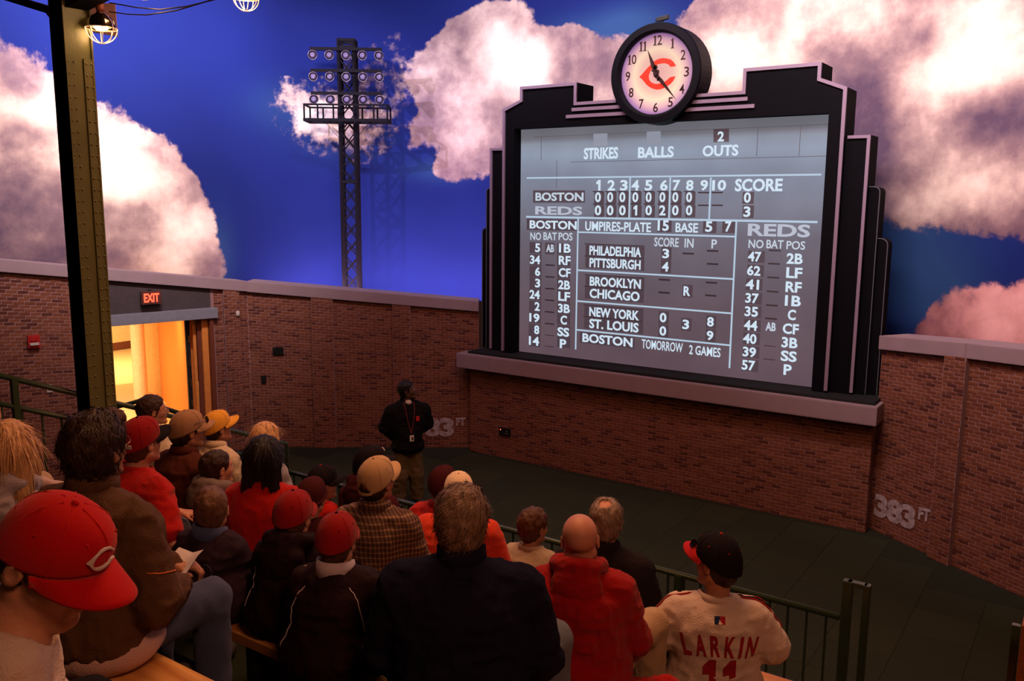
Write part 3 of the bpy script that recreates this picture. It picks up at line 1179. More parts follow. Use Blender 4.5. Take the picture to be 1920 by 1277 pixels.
# painted distance marks
m, nt, b = nodes('faded_white_paint')
geo = N(nt, 'ShaderNodeNewGeometry')
no = N(nt, 'ShaderNodeTexNoise'); no.inputs['Scale'].default_value = 14; no.inputs['Detail'].default_value = 4
nt.links.new(geo.outputs['Position'], no.inputs['Vector'])
cr = N(nt, 'ShaderNodeValToRGB')
cr.color_ramp.elements[0].position = .28; cr.color_ramp.elements[0].color = (.32, .32, .32, 1)
cr.color_ramp.elements[1].position = .66; cr.color_ramp.elements[1].color = (.85, .85, .85, 1)
nt.links.new(no.outputs[0], cr.inputs[0])
tr = N(nt, 'ShaderNodeBsdfTransparent')
mxs = N(nt, 'ShaderNodeMixShader')
nt.links.new(cr.outputs[0], mxs.inputs[0])
nt.links.new(tr.outputs[0], mxs.inputs[1])
nt.links.new(b.outputs[0], mxs.inputs[2])
nt.links.new(mxs.outputs[0], nt.nodes['Material Output'].inputs[0])
b.inputs['Base Color'].default_value = (.62, .55, .62, 1)
b.inputs['Roughness'].default_value = .9
M_paint = m


def paint_mark(A, B, body, pl, pr, hpx, par, bold=.05, spacing=.95):
    a = onseg(A, B, *pl, .014); c = onseg(A, B, *pr, .014)
    A_ = np.array(A); B_ = np.array(B)
    d = (B_ - A_) / np.linalg.norm(B_ - A_)
    w_ = float((c - a)[:2] @ d)
    mid = (a + c) / 2
    h0 = onseg(A, B, (pl[0] + pr[0]) / 2, (pl[1] + pr[1]) / 2 - hpx / 2, .014)
    up = np.array([0, 0, 1.])
    sl = (c[2] - a[2]) / w_
    ax = np.array([d[0], d[1], sl])
    return text_on('painted_number', body, M_paint, par, mid, ax, up, w_, abs(h0[2] - mid[2]) * 2, .0015, bold, spacing=spacing, nrm=(d[1], -d[0], 0))


dm = empty('distance_mark', (*pt(WB, WC, .86), .4), 'faded white 383 FT painted on brick beside the standing man', 'painted sign')
paint_mark(WB, WC, '383', (770, 801), (851, 801), 35, dm)
paint_mark(WB, WC, 'FT', (855, 791), (873, 790), 15, dm)
dm2 = empty('distance_mark', (*pt(WB2, WD, .2), .4), 'faded white 383 FT painted on the brick wall at the right', 'painted sign')
paint_mark(WB2, WD, '383', (1640, 945), (1716, 974), 45, dm2)
paint_mark(WB2, WD, 'FT', (1722, 962), (1744, 967), 24, dm2)
# ================================================================== SCOREBOARD
BX = -5.60          # centre line of the board
M_board = mat('board_dark_green', (.0055, .0052, .0075), .8, bump=.06, spec=.04)
M_moss = mat('board_base', (.024, .026, .028), .7, bump=.1, spec=.05)
M_lil = mat('lilac_trim', (.27, .20, .29), .6, 0, 3, .08, .03)
M_edge = mat('grey_edge', (.10, .11, .13), .5, bump=.03)
sb = empty('scoreboard', (BX, 11.9, 1.78), 'large stepped black scoreboard with lilac trim lines and a projected baseball line score', 'scoreboard')
sx = lambda x: BX + x


def sbb():
    return MB(off=(BX, 11.9, 1.78))


q = sbb()
# posts and head of the main frame
for s in (-1, 1):
    x0, x1 = sorted((sx(s * 2.46), sx(s * 2.67)))
    q.box((x0, 11.8, 1.8), (x1, 12.3, 5.46))
top = [(-2.67, 5.46), (2.67, 5.46), (2.67, 5.77), (2.34, 5.90), (2.34, 6.10), (1.30, 6.10), (1.30, 5.80), (-1.30, 5.80), (-1.30, 6.10), (-2.34, 6.10), (-2.34, 5.90), (-2.67, 5.77)]
q.prism([(sx(x), z) for x, z in top], 11.8, 12.3)
q.build('frame', M_board, sb)


def rounded(x0, x1, z0, z1, r, side):
    pts = [(x0, z0), (x1, z0)]
    if side > 0:
        pts += [(x1 - r + r * cos(t), z1 - r + r * sin(t)) for t in np.linspace(0, pi / 2, 6)] + [(x0, z1)]
    else:
        pts += [(x1, z1)] + [(x0 + r - r * sin(t), z1 - r + r * cos(t)) for t in np.linspace(0, pi / 2, 6)]
    return pts


for s in (-1, 1):
    for (xa, xb, z1, y0, r) in ((2.60, 2.98, 5.17, 11.88, 0), (2.9, 3.12, 4.52, 11.96, .07), (3.0, 3.25, 3.86, 12.02, .09)):
        x0, x1 = sorted((sx(s * xa), sx(s * xb)))
        q = sbb()
        P = rounded(x0, x1, 1.8, z1, r, s) if r else [(x0, 1.8), (x1, 1.8), (x1, z1), (x0, z1)]
        q.prism(P, y0, 12.3)
        q.build('side_wing', M_board, sb)
        if r:
            q = sbb()
            xe = sx(s * xb)
            pp = [(xe, y0 - .004, 1.8), (xe, y0 - .004, z1 - r)] + [(xe - s * r + s * r * cos(t), y0 - .004, z1 - r + r * sin(t)) for t in np.linspace(.2, pi / 2, 5)] + [(sx(s * (xa + .02)), y0 - .004, z1)]
            q.tube(pp, .007, 6)
            q.build('edge_line', M_edge, sb)


def strip(pts, wd, y, name='trim_line', dep=.035):
    """flat raised ribbon with mitred corners, centred on pts"""
    P = [np.array(p, float) for p in pts]
    L, Rr = [], []
    for i, p in enumerate(P):
        ds_ = []
        if i: ds_.append(unit_(p - P[i - 1]))
        if i < len(P) - 1: ds_.append(unit_(P[i + 1] - p))
        ns_ = [np.array([-d[1], d[0]]) for d in ds_]
        n = unit_(sum(ns_))
        k = wd / 2 / max(.4, n @ ns_[0])
        e_ = np.zeros(2)
        if i == 0: e_ = -ds_[0] * 0
        L.append(p + n * k); Rr.append(p - n * k)
    q = sbb()
    for i in range(len(P) - 1):
        poly = [L[i], L[i + 1], Rr[i + 1], Rr[i]]
        q.prism([(sx(a[0]), a[1]) for a in poly], y - dep / 2, y + dep / 2)
    return q.build(name, M_lil, sb)


def unit_(a):
    return a / np.linalg.norm(a)


for s in (-1, 1):
    strip([(s * 2.65, 1.82), (s * 2.65, 5.755), (s * 2.315, 5.888), (s * 2.315, 6.08), (s * 1.325, 6.08), (s * 1.325, 5.785), (s * .62, 5.785)], .045, 11.79)
    strip([(s * .50, 5.70), (s * 1.38, 5.70)], .05, 11.79)
    strip([(s * .40, 5.60), (s * 1.48, 5.60)], .05, 11.79)
    strip([(s * 2.96, 1.82), (s * 2.96, 5.15), (s * 2.70, 5.15)], .04, 11.87)
# top edges seen from in front: thin lilac returns
q = sbb()
q.box((sx(-3.13), 11.60, 1.755), (sx(3.27), 12.3, 1.745))
q.box((sx(-3.22), 11.56, 1.745), (sx(3.33), 12.3, 1.79))
q.build('base_moulding', M_moss, sb, bevel=.01)

# stone sill the board stands on
q = MB(off=(BX, 11.7, 1.5))
q.box((BX - 3.40, 11.47, 1.50), (BX + 3.38, 12.2, 1.75))
o = q.build('stone_sill', M_cap, bevel=.02)
o.location = (BX, 11.7, 1.5)
tag(o, 'thick pale stone sill carrying the scoreboard over the brick wall', 'sill')

# projection screen: gives off the projected picture
m, nt, b = nodes('projected_picture')
tc = N(nt, 'ShaderNodeTexCoord')
sepx = N(nt, 'ShaderNodeSeparateXYZ')
nt.links.new(tc.outputs['Object'], sepx.inputs[0])
mr = N(nt, 'ShaderNodeMapRange')
mr.inputs[1].default_value = 0.0
mr.inputs[2].default_value = 3.7
nt.links.new(sepx.outputs[2], mr.inputs[0])
cr = N(nt, 'ShaderNodeValToRGB')
e = cr.color_ramp.elements
e[0].position, e[0].color = 0, (.098, .062, .078, 1)
e[1].position, e[1].color = 1, (.125, .125, .15, 1)
for p_, c_ in ((.28, (.105, .075, .094)), (.55, (.125, .115, .150)), (.8, (.185, .215, .285)), (.88, (.225, .275, .36)), (.93, (.21, .24, .30)), (.95, (.14, .14, .165))):
    x = e.new(p_); x.color = (*c_, 1)
nt.links.new(mr.outputs[0], cr.inputs[0])
no = N(nt, 'ShaderNodeTexNoise'); no.inputs['Scale'].default_value = 1.1; no.inputs['Detail'].default_value = 3
nt.links.new(tc.outputs['Object'], no.inputs['Vector'])
ml = N(nt, 'ShaderNodeMapRange')
ml.inputs[3].default_value = .72; ml.inputs[4].default_value = 1.3
nt.links.new(no.outputs[0], ml.inputs[0])
mx = N(nt, 'ShaderNodeVectorMath', operation='SCALE')
nt.links.new(cr.outputs[0], mx.inputs[0]); nt.links.new(ml.outputs[0], mx.inputs[3])
nt.links.new(mx.outputs[0], b.inputs['Emission Color'])
b.inputs['Emission Strength'].default_value = 1.08
b.inputs['Base Color'].default_value = (.035, .035, .04, 1)
b.inputs['Specular IOR Level'].default_value = .05
b.inputs['Roughness'].default_value = .9
q = sbb()
q.box((sx(-2.46), 12.0, 1.80), (sx(2.46), 12.06, 5.46))
scr = q.build('screen', m, sb)
SY = 11.996
EM = lambda name, c, s: mat(name, (.05, .05, .05), .9, bump=0, emit=c, estr=s)
M_let = EM('projected_white', (.60, .74, .86), 1.0)
M_line = EM('projected_line', (.42, .56, .70), 1.0)
M_pink = EM('projected_pink', (.34, .30, .38), 1.0)
M_slot = EM('projected_slot', (.060, .040, .055), 1.0)
M_slotd = EM('projected_slot_dark', (.018, .008, .014), 1.0)
M_seam = EM('projected_seam', (.095, .085, .11), 1.0)


def c1(x, y): return 880 + x / 2.4, 20 + y / 2.4
def c2(x, y): return 880 + x / 2.4, 380 + y / 2.4


def flat_quad(name, pts, m, y=SY, t=.003):
    P = [aty(px, py, 12.0) for px, py in pts]
    q = MB(off=(BX, 11.9, 1.78))
    q.prism([(p[0], p[2]) for p in P], y - t, y + .001)
    return q.build(name, m, scr)


def sline(a, b_, wpx=3.0, name='ruled_line', m=None, y=SY):
    a = aty(*a, 12.0); b_ = aty(*b_, 12.0)
    if abs(a[0] - b_[0]) > abs(a[2] - b_[2]):
        z = (a[2] + b_[2]) / 2; a[2] = b_[2] = z
    else:
        x = (a[0] + b_[0]) / 2; a[0] = b_[0] = x
    a[1] = b_[1] = y - .002
    q = sbb()
    q.bar(a, b_, .004, wpx * .0082, up=(0, 0, 1) if abs(a[0] - b_[0]) > .01 else (1, 0, 0))
    return q.build(name, m or M_line, scr)


def stext(body, cx, cy, hpx, wpx=None, m=None, bold=.03, name='lettering'):
    """centre pixel, height and width in photo pixels, laid on the board plane"""
    P = aty(cx, cy, 12.0)
    T = aty(cx, cy - hpx / 2, 12.0); B = aty(cx, cy + hpx / 2, 12.0)
    wd = None
    if wpx:
        L = aty(cx - wpx / 2, cy, 12.0); R = aty(cx + wpx / 2, cy, 12.0)
        wd = R[0] - L[0]
    return text_on(name, body, m or M_let, scr, (P[0], SY - .004, P[2]), (1, 0, 0), (0, 0, 1), wd, T[2] - B[2], .003, bold)


def slot(cx, cy, w_, h_, m=None, dx=2):
    a = [(cx - w_ / 2 + dx, cy - h_ / 2), (cx + w_ / 2 + dx, cy - h_ / 2), (cx + w_ / 2 + dx, cy + h_ / 2), (cx - w_ / 2 + dx, cy + h_ / 2)]
    P = [aty(px, py, 12.0) for px, py in a]
    x0 = min(p[0] for p in P); x1 = max(p[0] for p in P); z0 = (P[2][2] + P[3][2]) / 2; z1 = (P[0][2] + P[1][2]) / 2
    q = sbb(); q.box((x0, SY - .0015, z0), (x1, SY + .001, z1))
    return q.build('number_slot', m or M_slot, scr)


def dash(cx, cy, w_=21, h_=3.5):
    P = aty(cx, cy, 12.0); L = aty(cx - w_ / 2, cy, 12.0); R = aty(cx + w_ / 2, cy, 12.0)
    q = sbb(); q.box((L[0], SY - .003, P[2] - h_ * .004), (R[0], SY + .001, P[2] + h_ * .004))
    return q.build('empty_slot', M_slotd, scr)


# ruled lines
sline((988, 331), (1540, 331)); sline((987, 406), (1533, 417), 3.6)
sline((1180.8, 333), (1180.8, 408)); sline((1255.8, 333), (1255.8, 410)); sline((1332, 333), (1331, 412))
sline((1085, 408), (1079, 655)); sline((1382, 413), (1367, 690))
sline((1085, 435), (1380, 444)); sline((1084, 507), (1376, 523)); sline((1083, 565), (1372, 587)); sline((1082, 618), (1370, 648))
for a in (((1000, 258), (1555, 232)), ((1015, 255), (1015, 300)), ((1044, 300), (1044, 352)), ((1070, 301), (1550, 296)), ((1500, 235), (1500, 293)), ((1420, 240), (1420, 293))):
    sline(*a, 1.0, 'panel_seam', M_seam, SY + .0015)
# top row
for (cx, cy) in ((1126, 262), (1226, 258)):
    flat_quad('window_panel', [(cx - 13, cy - 11), (cx + 13, cy - 12), (cx + 13, cy + 11), (cx - 13, cy + 12)], EM('window_light', (.26, .28, .35), 1.0))
flat_quad('window_panel', [(1338, 242), (1367, 241), (1367, 266), (1338, 267)], M_slot)
stext('2', 1352, 256, 19, 12)
stext('STRIKES', 1127, 287.5, 22, 64); stext('BALLS', 1230, 285.5, 21, 67); stext('OUTS', 1351, 282.5, 21, 67)
for t, x in zip('1 2 3 4 5 6 7 8 9 10'.split(), (1122.5, 1146.7, 1170.4, 1191.7, 1216.7, 1245.4, 1268.8, 1293.8, 1320.8, 1348.8)):
    stext(t, x, 347.5, 20, 26 if t == '10' else (8 if t == '1' else 14))
stext('SCORE', 1422.5, 347, 24, 89)
flat_quad('name_board', [(1000, 357), (1097, 357), (1097, 380), (1000, 380)], M_slot)
flat_quad('name_board', [(988, 410), (1084, 412), (1084, 433), (988, 431)], M_slot)
stext('BOSTON', 1048.8, 369, 16, 90, M_pink if 0 else EM('boston_white', (.50, .60, .70), 1.0)); stext('REDS', 1047.5, 395, 16, 88, EM('reds_grey', (.44, .48, .58), 1.0))
for x, t2 in zip((1121.7, 1144.6, 1167.5, 1191.7, 1216.7, 1242.5, 1266.7, 1292.5), '00010200'):
    slot(x, 371, 18, 23); slot(x, 396, 18, 23)
    stext('0', x, 369.8, 19, 11)
    stext(t2, x, 394.5, 19, 7 if t2 == '1' else 12)
    dash(x, 359, 20, 1.6); dash(x, 383, 20, 1.6)
for y in (361, 385):
    dash(1320, y, 22, 2.5); dash(1345, y, 21, 2.5)
slot(1401, 371, 20, 22); slot(1401, 397, 20, 24)
stext('0', 1401.7, 370.5, 20, 13); stext('3', 1401, 397, 20, 13)
# headings
stext('BOSTON', 1037, 421.7, 16, 88); stext('REDS', 1460, 432, 24, 117, EM('reds_grey', (.44, .48, .58), 1.0))
stext('UMPIRES-PLATE', 1158, 425, 18, 123, bold=.02)
slot(1244, 423, 26, 24); slot(1329, 425, 24, 24); slot(1365, 425, 24, 24)
stext('15', 1244, 423, 20, 21); stext('BASE', 1288, 427, 18, 42, bold=.02); stext('5', 1329.5, 425, 20, 13); stext('7', 1366, 425, 20, 12)
for t, x, y, w_ in (('NO', 1005, 443, 20), ('BAT', 1032, 443, 25), ('POS', 1061, 443.5, 26), ('NO', 1418, 457.5, 28), ('BAT', 1453.5, 458, 32), ('POS', 1492.5, 460, 35)):
    stext(t, x, y, 16 if x > 1200 else 14.5, w_, EM('heading_grey', (.52, .60, .70), 1.0), bold=.015)
for i, (nb, ps) in enumerate(zip('5 34 6 3 24 2 19 8 14'.split(), '1B RF CF 2B LF 3B C SS P'.split())):
    y = 380 + (203, 257, 310, 362, 413, 467, 518, 572, 622)[i] / 2.4
    xr = 880 + (320, 320, 320, 320, 318, 318, 317, 316, 315)[i] / 2.4
    wn_ = 19 if len(nb) == 2 else 9.5
    slot(xr - 9, y, 22, 21, dx=0); slot(1057, y + 2, 24, 21, dx=0)
    stext(nb, xr - wn_ / 2, y, 16.5, wn_)
    xc = 880 + (431, 430, 430, 428, 428, 427, 426, 424, 423)[i] / 2.4
    y2 = 380 + (205, 260, 315, 370, 422, 476, 528, 582, 635)[i] / 2.4
    stext(ps, xc, y2, 17, 22 if len(ps) == 2 else 12)
    if i:
        dash(880 + 364 / 2.4 - i * .2, 380 + (0, 281, 334, 387, 439, 492, 545, 597, 647)[i] / 2.4, 17, 2.6 if i < 7 else 1.2)
slot(1031, 466, 17, 22, dx=0)
stext('AB', 1032, 465.5, 14.5, 14.5, EM('heading_grey', (.52, .60, .70), 1.0))
for i, (nb, ps) in enumerate(zip('47 62 41 37 35 44 40 39 57'.split(), '2B LF RF 1B C CF 3B SS P'.split())):
    y = 380 + (243, 306, 368, 430, 490, 552, 612, 672, 732)[i] / 2.4
    xc = 880 + (1285, 1281, 1275, 1273, 1270, 1267, 1263, 1261, 1257)[i] / 2.4
    slot(xc + 3, y, 30, 22, dx=0, m=M_slot)
    stext(nb, xc, y, 19, 25)
    y2 = 380 + (252, 316, 380, 442, 505, 568, 630, 691, 752)[i] / 2.4
    x2 = 880 + (1465, 1463, 1460, 1457, 1452, 1447, 1442, 1438, 1433)[i] / 2.4
    stext(ps, x2, y2, 20, 30 if len(ps) == 2 else 15)
for x, y in ((1375, 215), (1372, 275), (1368, 337), (1365, 400), (1362, 462), (1358, 522), (1352, 645), (1350, 705)):
    dash(*c2(x, y), 22, 2.6 if y < 600 else 1.2)
stext('AB', *c2(1357, 558), 16, 19, EM('heading_grey', (.52, .60, .70), 1.0))
for t, x, y, w_ in (('SCORE', 888, 178, 110), ('IN', 990, 182, 40), ('P', 1103, 186, 24)):
    stext(t, *c2(x, y), 17, w_ / 2.4, EM('heading_grey', (.52, .60, .70), 1.0), bold=.015)
for t, x, y, w_ in (('PHILADELPHIA', 656, 219, 232), ('PITTSBURGH', 655, 275, 230), ('BROOKLYN', 656, 360, 230), ('CHICAGO', 653, 415, 225), ('NEW YORK', 651, 499, 224), ('ST. LOUIS', 650, 553, 222)):
    px, py = c2(x, y)
    slot(px, py, 110, 21, dx=0)
    dash(px - 1, py - 12, 112, 1.6)
    stext(t, px, py, 18, w_ / 2.4)
px, py = c2(621, 618); slot(px, py, 102, 21, dx=0); stext('BOSTON', px, py, 17, 94)
stext('TOMORROW', *c2(868, 644), 17.5, 77, bold=.01); stext('2 GAMES', *c2(1060, 668), 17.5, 59, bold=.015)
for t, x, y in (('3', 885, 229), ('4', 883, 288), ('0', 873, 517), ('0', 872, 577), ('3', 975, 548), ('8', 1086, 536), ('9', 1084, 598), ('R', 980, 398)):
    px, py = c2(x, y); slot(px, py, 18, 24, dx=1); stext(t, px, py, 18, 12.5)
for x, y in ((986, 229), (1095, 217), (1095, 276), (878, 347), (877, 405), (1090, 360), (1087, 418)):
    dash(*c2(x, y), 21, 3)

# ---- clock on top
CY = 11.80
CX, CZ = BX + .03, 6.12
M_rim = mat('clock_rim', (.0045, .005, .0085), .5, bump=.03, spec=.10)
ck = empty('clock', (CX, CY, CZ), 'round backlit clock with black rim and red letter C on top of the scoreboard', 'clock')
kb = lambda: MB(off=(CX, CY, CZ))
q = kb(); q.lathe([(.565, .02), (.565, .09), (.60, .12), (.69, .12), (.70, .09), (.70, -.30), (.56, -.30)], (CX, CY, CZ), 56, (0, -1, 0)); q.build('rim', M_rim, ck, smooth=False)
m, nt, b = nodes('backlit_dial')
tc = N(nt, 'ShaderNodeTexCoord')
ln = N(nt, 'ShaderNodeVectorMath', operation='LENGTH'); nt.links.new(tc.outputs['Object'], ln.inputs[0])
cr = N(nt, 'ShaderNodeValToRGB')
e = cr.color_ramp.elements
e[0].position, e[0].color = 0, (.78, .36, .34, 1)
e[1].position, e[1].color = .56, (.30, .14, .36, 1)
for p_, c_ in ((.25, (.88, .50, .40)), (.36, (1.0, .72, .50)), (.46, (.80, .42, .45))):
    x = e.new(p_); x.color = (*c_, 1)
nt.links.new(ln.outputs['Value'], cr.inputs[0])
sp = N(nt, 'ShaderNodeSeparateXYZ'); nt.links.new(tc.outputs['Object'], sp.inputs[0])
mr = N(nt, 'ShaderNodeMapRange'); mr.inputs[1].default_value = -.5; mr.inputs[2].default_value = .55; mr.inputs[3].default_value = 1.22; mr.inputs[4].default_value = .85
nt.links.new(sp.outputs[2], mr.inputs[0])
sc_ = N(nt, 'ShaderNodeVectorMath', operation='SCALE'); nt.links.new(cr.outputs[0], sc_.inputs[0]); nt.links.new(mr.outputs[0], sc_.inputs[3])
nt.links.new(sc_.outputs[0], b.inputs['Emission Color']); b.inputs['Emission Strength'].default_value = .95
b.inputs['Base Color'].default_value = (.04, .03, .04, 1)
b.inputs['Specular IOR Level'].default_value = .1
q = kb(); q.lathe([(.57, -.02), (.57, .03)], (CX, CY, CZ), 56, (0, -1, 0)); q.build('dial', m, ck)
M_num = mat('numeral_black', (.03, .006, .006), .6, bump=0)


def serif_one():
    return ([(0, 0), (.42, 0), (.42, .06), (.30, .09), (.30, 1), (.22, 1), (.02, .86), (.02, .80), (.14, .74), (.14, .09), (0, .06)],)


for hnum in range(1, 13):
    th = pi / 2 - hnum * pi / 6
    r = .465
    x, z = CX + r * cos(th) * .985, CZ + r * sin(th)
    s = str(hnum)
    nm = empty('numeral', (x - CX, -.036, z - CZ)); nm.parent = ck
    wds = [.052 if c == '1' else .075 for c in s]
    xx = x - sum(wds) / 2 - .005 * (len(s) - 1)
    for c, w_ in zip(s, wds):
        if c == '1':
            hh = .135
            P = [(xx + px * w_ / .42, z - hh / 2 + pz * hh) for px, pz in serif_one()[0]]
            q = MB(off=(x, CY - .036, z)); q.prism(P, CY - .040, CY - .030); q.build('digit', M_num, nm)
        else:
            v, f = text_geom(c, .012)
            W, H = v[:, 0].max(), v[:, 1].max()
            P = np.stack([xx + v[:, 0] / W * w_, np.full(len(v), CY - .038), z - .0675 + v[:, 1] / H * .135], 1) - np.array([x, CY - .036, z])
            mesh_obj('digit', P, f, M_num, nm)
        xx += w_ + .010

# wishbone letter C, unit outline (x right, z up), built on the dial and on two caps
C_OUT = [(-1.0, -.09), (-.78, .12), (-.60, .30), (-.42, .45), (-.23, .62), (0, .72), (.23, .755), (.45, .72), (.68, .66), (.85, .52), (1.0, .31), (.70, .29), (.58, .42), (.40, .49), (.23, .50), (0, .47), (-.20, .38), (-.38, .20), (-.48, -.05), (-.44, -.25), (-.32, -.38), (-.15, -.46), (.05, -.485), (.28, -.455), (.45, -.38), (.58, -.30), (.70, -.20), (.99, -.18), (.85, -.42), (.68, -.56), (.44, -.68), (.2, -.755), (0, -.76), (-.23, -.70), (-.42, -.60), (-.60, -.46), (-.74, -.30), (-.88, -.15)]


def c_fill(thin=1.):
    """triangulated C outline"""
    bm = bmesh.new()
    vs = [bm.verts.new((.15 + (x - .15) * (thin if 10 < i < 28 else 1), 0, z * (thin if 10 < i < 28 else 1))) for i, (x, z) in enumerate(C_OUT)]
    bm.faces.new(vs).normal_update()
    bmesh.ops.triangulate(bm, faces=bm.faces)
    v = [tuple(q.co) for q in bm.verts]
    f = [tuple(w.index for w in p.verts) for p in bm.faces]
    bm.verts.index_update()
    f = [tuple(w.index for w in p.verts) for p in bm.faces]
    bm.free()
    return v, f


q = kb(); q.prism([(CX + x * .285 + .01, CZ + z * .285) for x, z in C_OUT], CY - .037, CY - .030)
q.build('letter_c', mat('clock_red', (.75, .02, .01), .5, bump=0, emit=(1, .03, .008), estr=.75), ck)


def hand(ang, L, wd, tail, y):
    q = kb()
    d = np.array([cos(ang), 0, sin(ang)]); s = np.array([-sin(ang), 0, cos(ang)])
    c = np.array([CX, y, CZ])
    P = [c - d * tail + s * wd * .9, c - d * tail * .5 + s * wd * .5, c + d * L * .28 + s * wd * 1.0, c + d * L, c + d * L * .28 - s * wd * 1.0, c - d * tail * .5 - s * wd * .5, c - d * tail - s * wd * .9]
    q.prism([(p[0], p[2]) for p in P], y - .006, y + .006)
    for t in (.02, .09):
        cc = c + d * t - s * wd * .8
        q.lathe([(wd * .9, -.006), (wd * .9, .006)], cc, 10, (0, 1, 0))
    q.build('hand', M_num, ck)


hand(radians(90 - 337), .37, .034, .06, CY - .055)
hand(radians(90 - 139), .50, .026, .08, CY - .072)
q = kb(); q.lathe([(.032, 0), (.032, .06)], (CX, CY - .03, CZ), 14, (0, -1, 0)); q.build('hub', M_num, ck)
# small camera on top of the clock
tc_ = (CX + .03, CY + .05, CZ + .70)
sc2 = empty('security_camera', tc_, 'tiny dark camera sitting on top of the clock rim', 'camera')
q = MB(off=tc_); q.tube([np.array(tc_), np.array(tc_) + [0, 0, .05]], .012); q.build('mount', M_dark, sc2)
q = MB(off=tc_); q.obox(np.array(tc_) + [0, 0, .075], (.085, 0, .012), (0, .03, 0), (-.004, 0, .028)); q.build('body', M_dark, sc2, bevel=.005)
q = MB(off=tc_); q.lathe([(.02, 0), (.024, .03)], np.array(tc_) + [-.08, 0, .064], 10, (-1, 0, -.1)); q.build('lens_hood', M_dark, sc2)

# ================================================================== LIGHT TOWER
TB = atd(661, 548, 16.35)
LS = .82
tr_ = np.array([cos(YAW + .03), sin(YAW + .03), 0]); tf_ = np.array([tr_[1], -tr_[0], 0])
M_truss = mat('black_truss', (.008, .007, .012), .7, bump=.02, spec=.08)
tw = empty('light_tower', (TB[0], TB[1], 2.3), 'black lattice ballpark light tower with fifteen round lamps before the painted sky', 'light tower')
tb = lambda: MB(off=(TB[0], TB[1], 2.3))
TP = lambda x, y, z: np.array([TB[0], TB[1], 0]) + tr_ * x - tf_ * (-y) + np.array([0, 0, z])
z0 = 2.3


def tz(py):
    r = ray(648, py)
    t = sqrt(TB[0] ** 2 + TB[1] ** 2) / sqrt(r[0] ** 2 + r[1] ** 2)
    return float(CAMH + r[2] * t)


z1 = tz(77)
hw = .135
for sx_ in (-1, 1):
    for sy_ in (-1, 1):
        q = tb(); q.bar(TP(sx_ * hw, sy_ * hw, z0), TP(sx_ * hw, sy_ * hw, z1), .05); q.build('mast_post', M_truss, tw)
nb_ = 15
for k in range(nb_):
    a = z0 + (z1 - z0) * k / nb_; b_ = z0 + (z1 - z0) * (k + 1) / nb_
    q = tb()
    for sy_ in (-1, 1):
        q.bar(TP(-hw, sy_ * hw, a), TP(hw, sy_ * hw, b_), .02); q.bar(TP(hw, sy_ * hw, a), TP(-hw, sy_ * hw, b_), .02)
    q.build('cross_brace', M_truss, tw)
for z in (z1, z1 - .12, tz(341), 2.4):
    q = tb()
    for sy_ in (-1, 1):
        q.bar(TP(-hw - .03, sy_ * hw, z), TP(hw + .03, sy_ * hw, z), .05)
    q.bar(TP(-hw, -hw, z), TP(-hw, hw, z), .05); q.bar(TP(hw, -hw, z), TP(hw, hw, z), .05)
    q.build('mast_tie', M_truss, tw)
M_bowl = mat('lamp_bowl', (.16, .13, .19), .35, .8, bump=0)
M_glass = mat('lamp_face', (.13, .10, .22), .25, .0, bump=0, spec=.4)
ax_c = -tf_ * 1.0
for r_, z in enumerate((tz(107) - .03, tz(147) - .03, tz(189) - .03)):
    q = tb(); q.bar(TP(-.64, hw + .04, z + .14), TP(.64, hw + .04, z + .14), .05, .055); q.build('lamp_bar', M_truss, tw)
    for k in range(5):
        c = TP((k - 2) * .295, hw + .06, z + .03)
        aim = -(c - C_); aim[2] += .9; aim /= np.linalg.norm(aim)
        lp = empty('lamp', c - np.array([TB[0], TB[1], 2.3])); lp.parent = tw
        q = MB(off=c); q.lathe([(.03, -.16), (.05, -.12), (.085, -.02), (.098, .02), (.104, .02), (.104, .035), (.090, .035), (.080, .0), (.05, -.06)], c, 22, aim, LS); q.build('bowl', M_bowl, lp, smooth=True)
        q = MB(off=c); q.lathe([(.062, -.005), (.062, .012), (.045, .022), (.0, .026)], c, 20, aim, LS); q.build('lens', M_glass, lp, smooth=True)
        q = MB(off=c); q.bar(c - aim * .08, TP((k - 2) * .295, hw + .04, z + .14), .022); q.build('stem', M_truss, lp)
        q = MB(off=c); q.lathe([(.068, .0), (.082, .006), (.068, .012)], c, 20, aim, LS); q.build('inner_ring', M_truss, lp)
# catwalk with railing
q = tb()
zc, zr = tz(228), tz(200)
for (xa, xb) in ((-.74, .74),):
    for yy in (-.20, .34):
        q.bar(TP(xa, yy, zc), TP(xb, yy, zc), .045, .05)
    for xx in np.linspace(xa, xb, 5):
        q.bar(TP(xx, -.20, zc), TP(xx, .34, zc), .045, .05)
q.build('catwalk', M_truss, tw)
q = tb()
for yy in (-.20, .34):
    q.bar(TP(-.74, yy, zr), TP(.74, yy, zr), .03)
for xx in (-.74, .74):
    q.bar(TP(xx, -.20, zr), TP(xx, .34, zr), .03)
q.build('catwalk_rail', M_truss, tw)
for xx in (-.74, -.50, -.22, .22, .50, .74):
    for yy in (-.20, .34):
        q = tb(); q.bar(TP(xx, yy, zc), TP(xx, yy, zr), .022); q.build('rail_post', M_truss, tw)
for s in (-1, 1):
    q = tb(); q.bar(TP(s * .42, .2, zc), TP(s * .14, hw, tz(262)), .008); q.build('stay', M_truss, tw)

# ================================================================== RIVETED COLUMN
X1 = -5.93; Y0 = 3.28
cpx = atd(118, 400, 6.25)
colc = np.array([-6.02, 3.405])
riv = MB()
col_top = 5.62


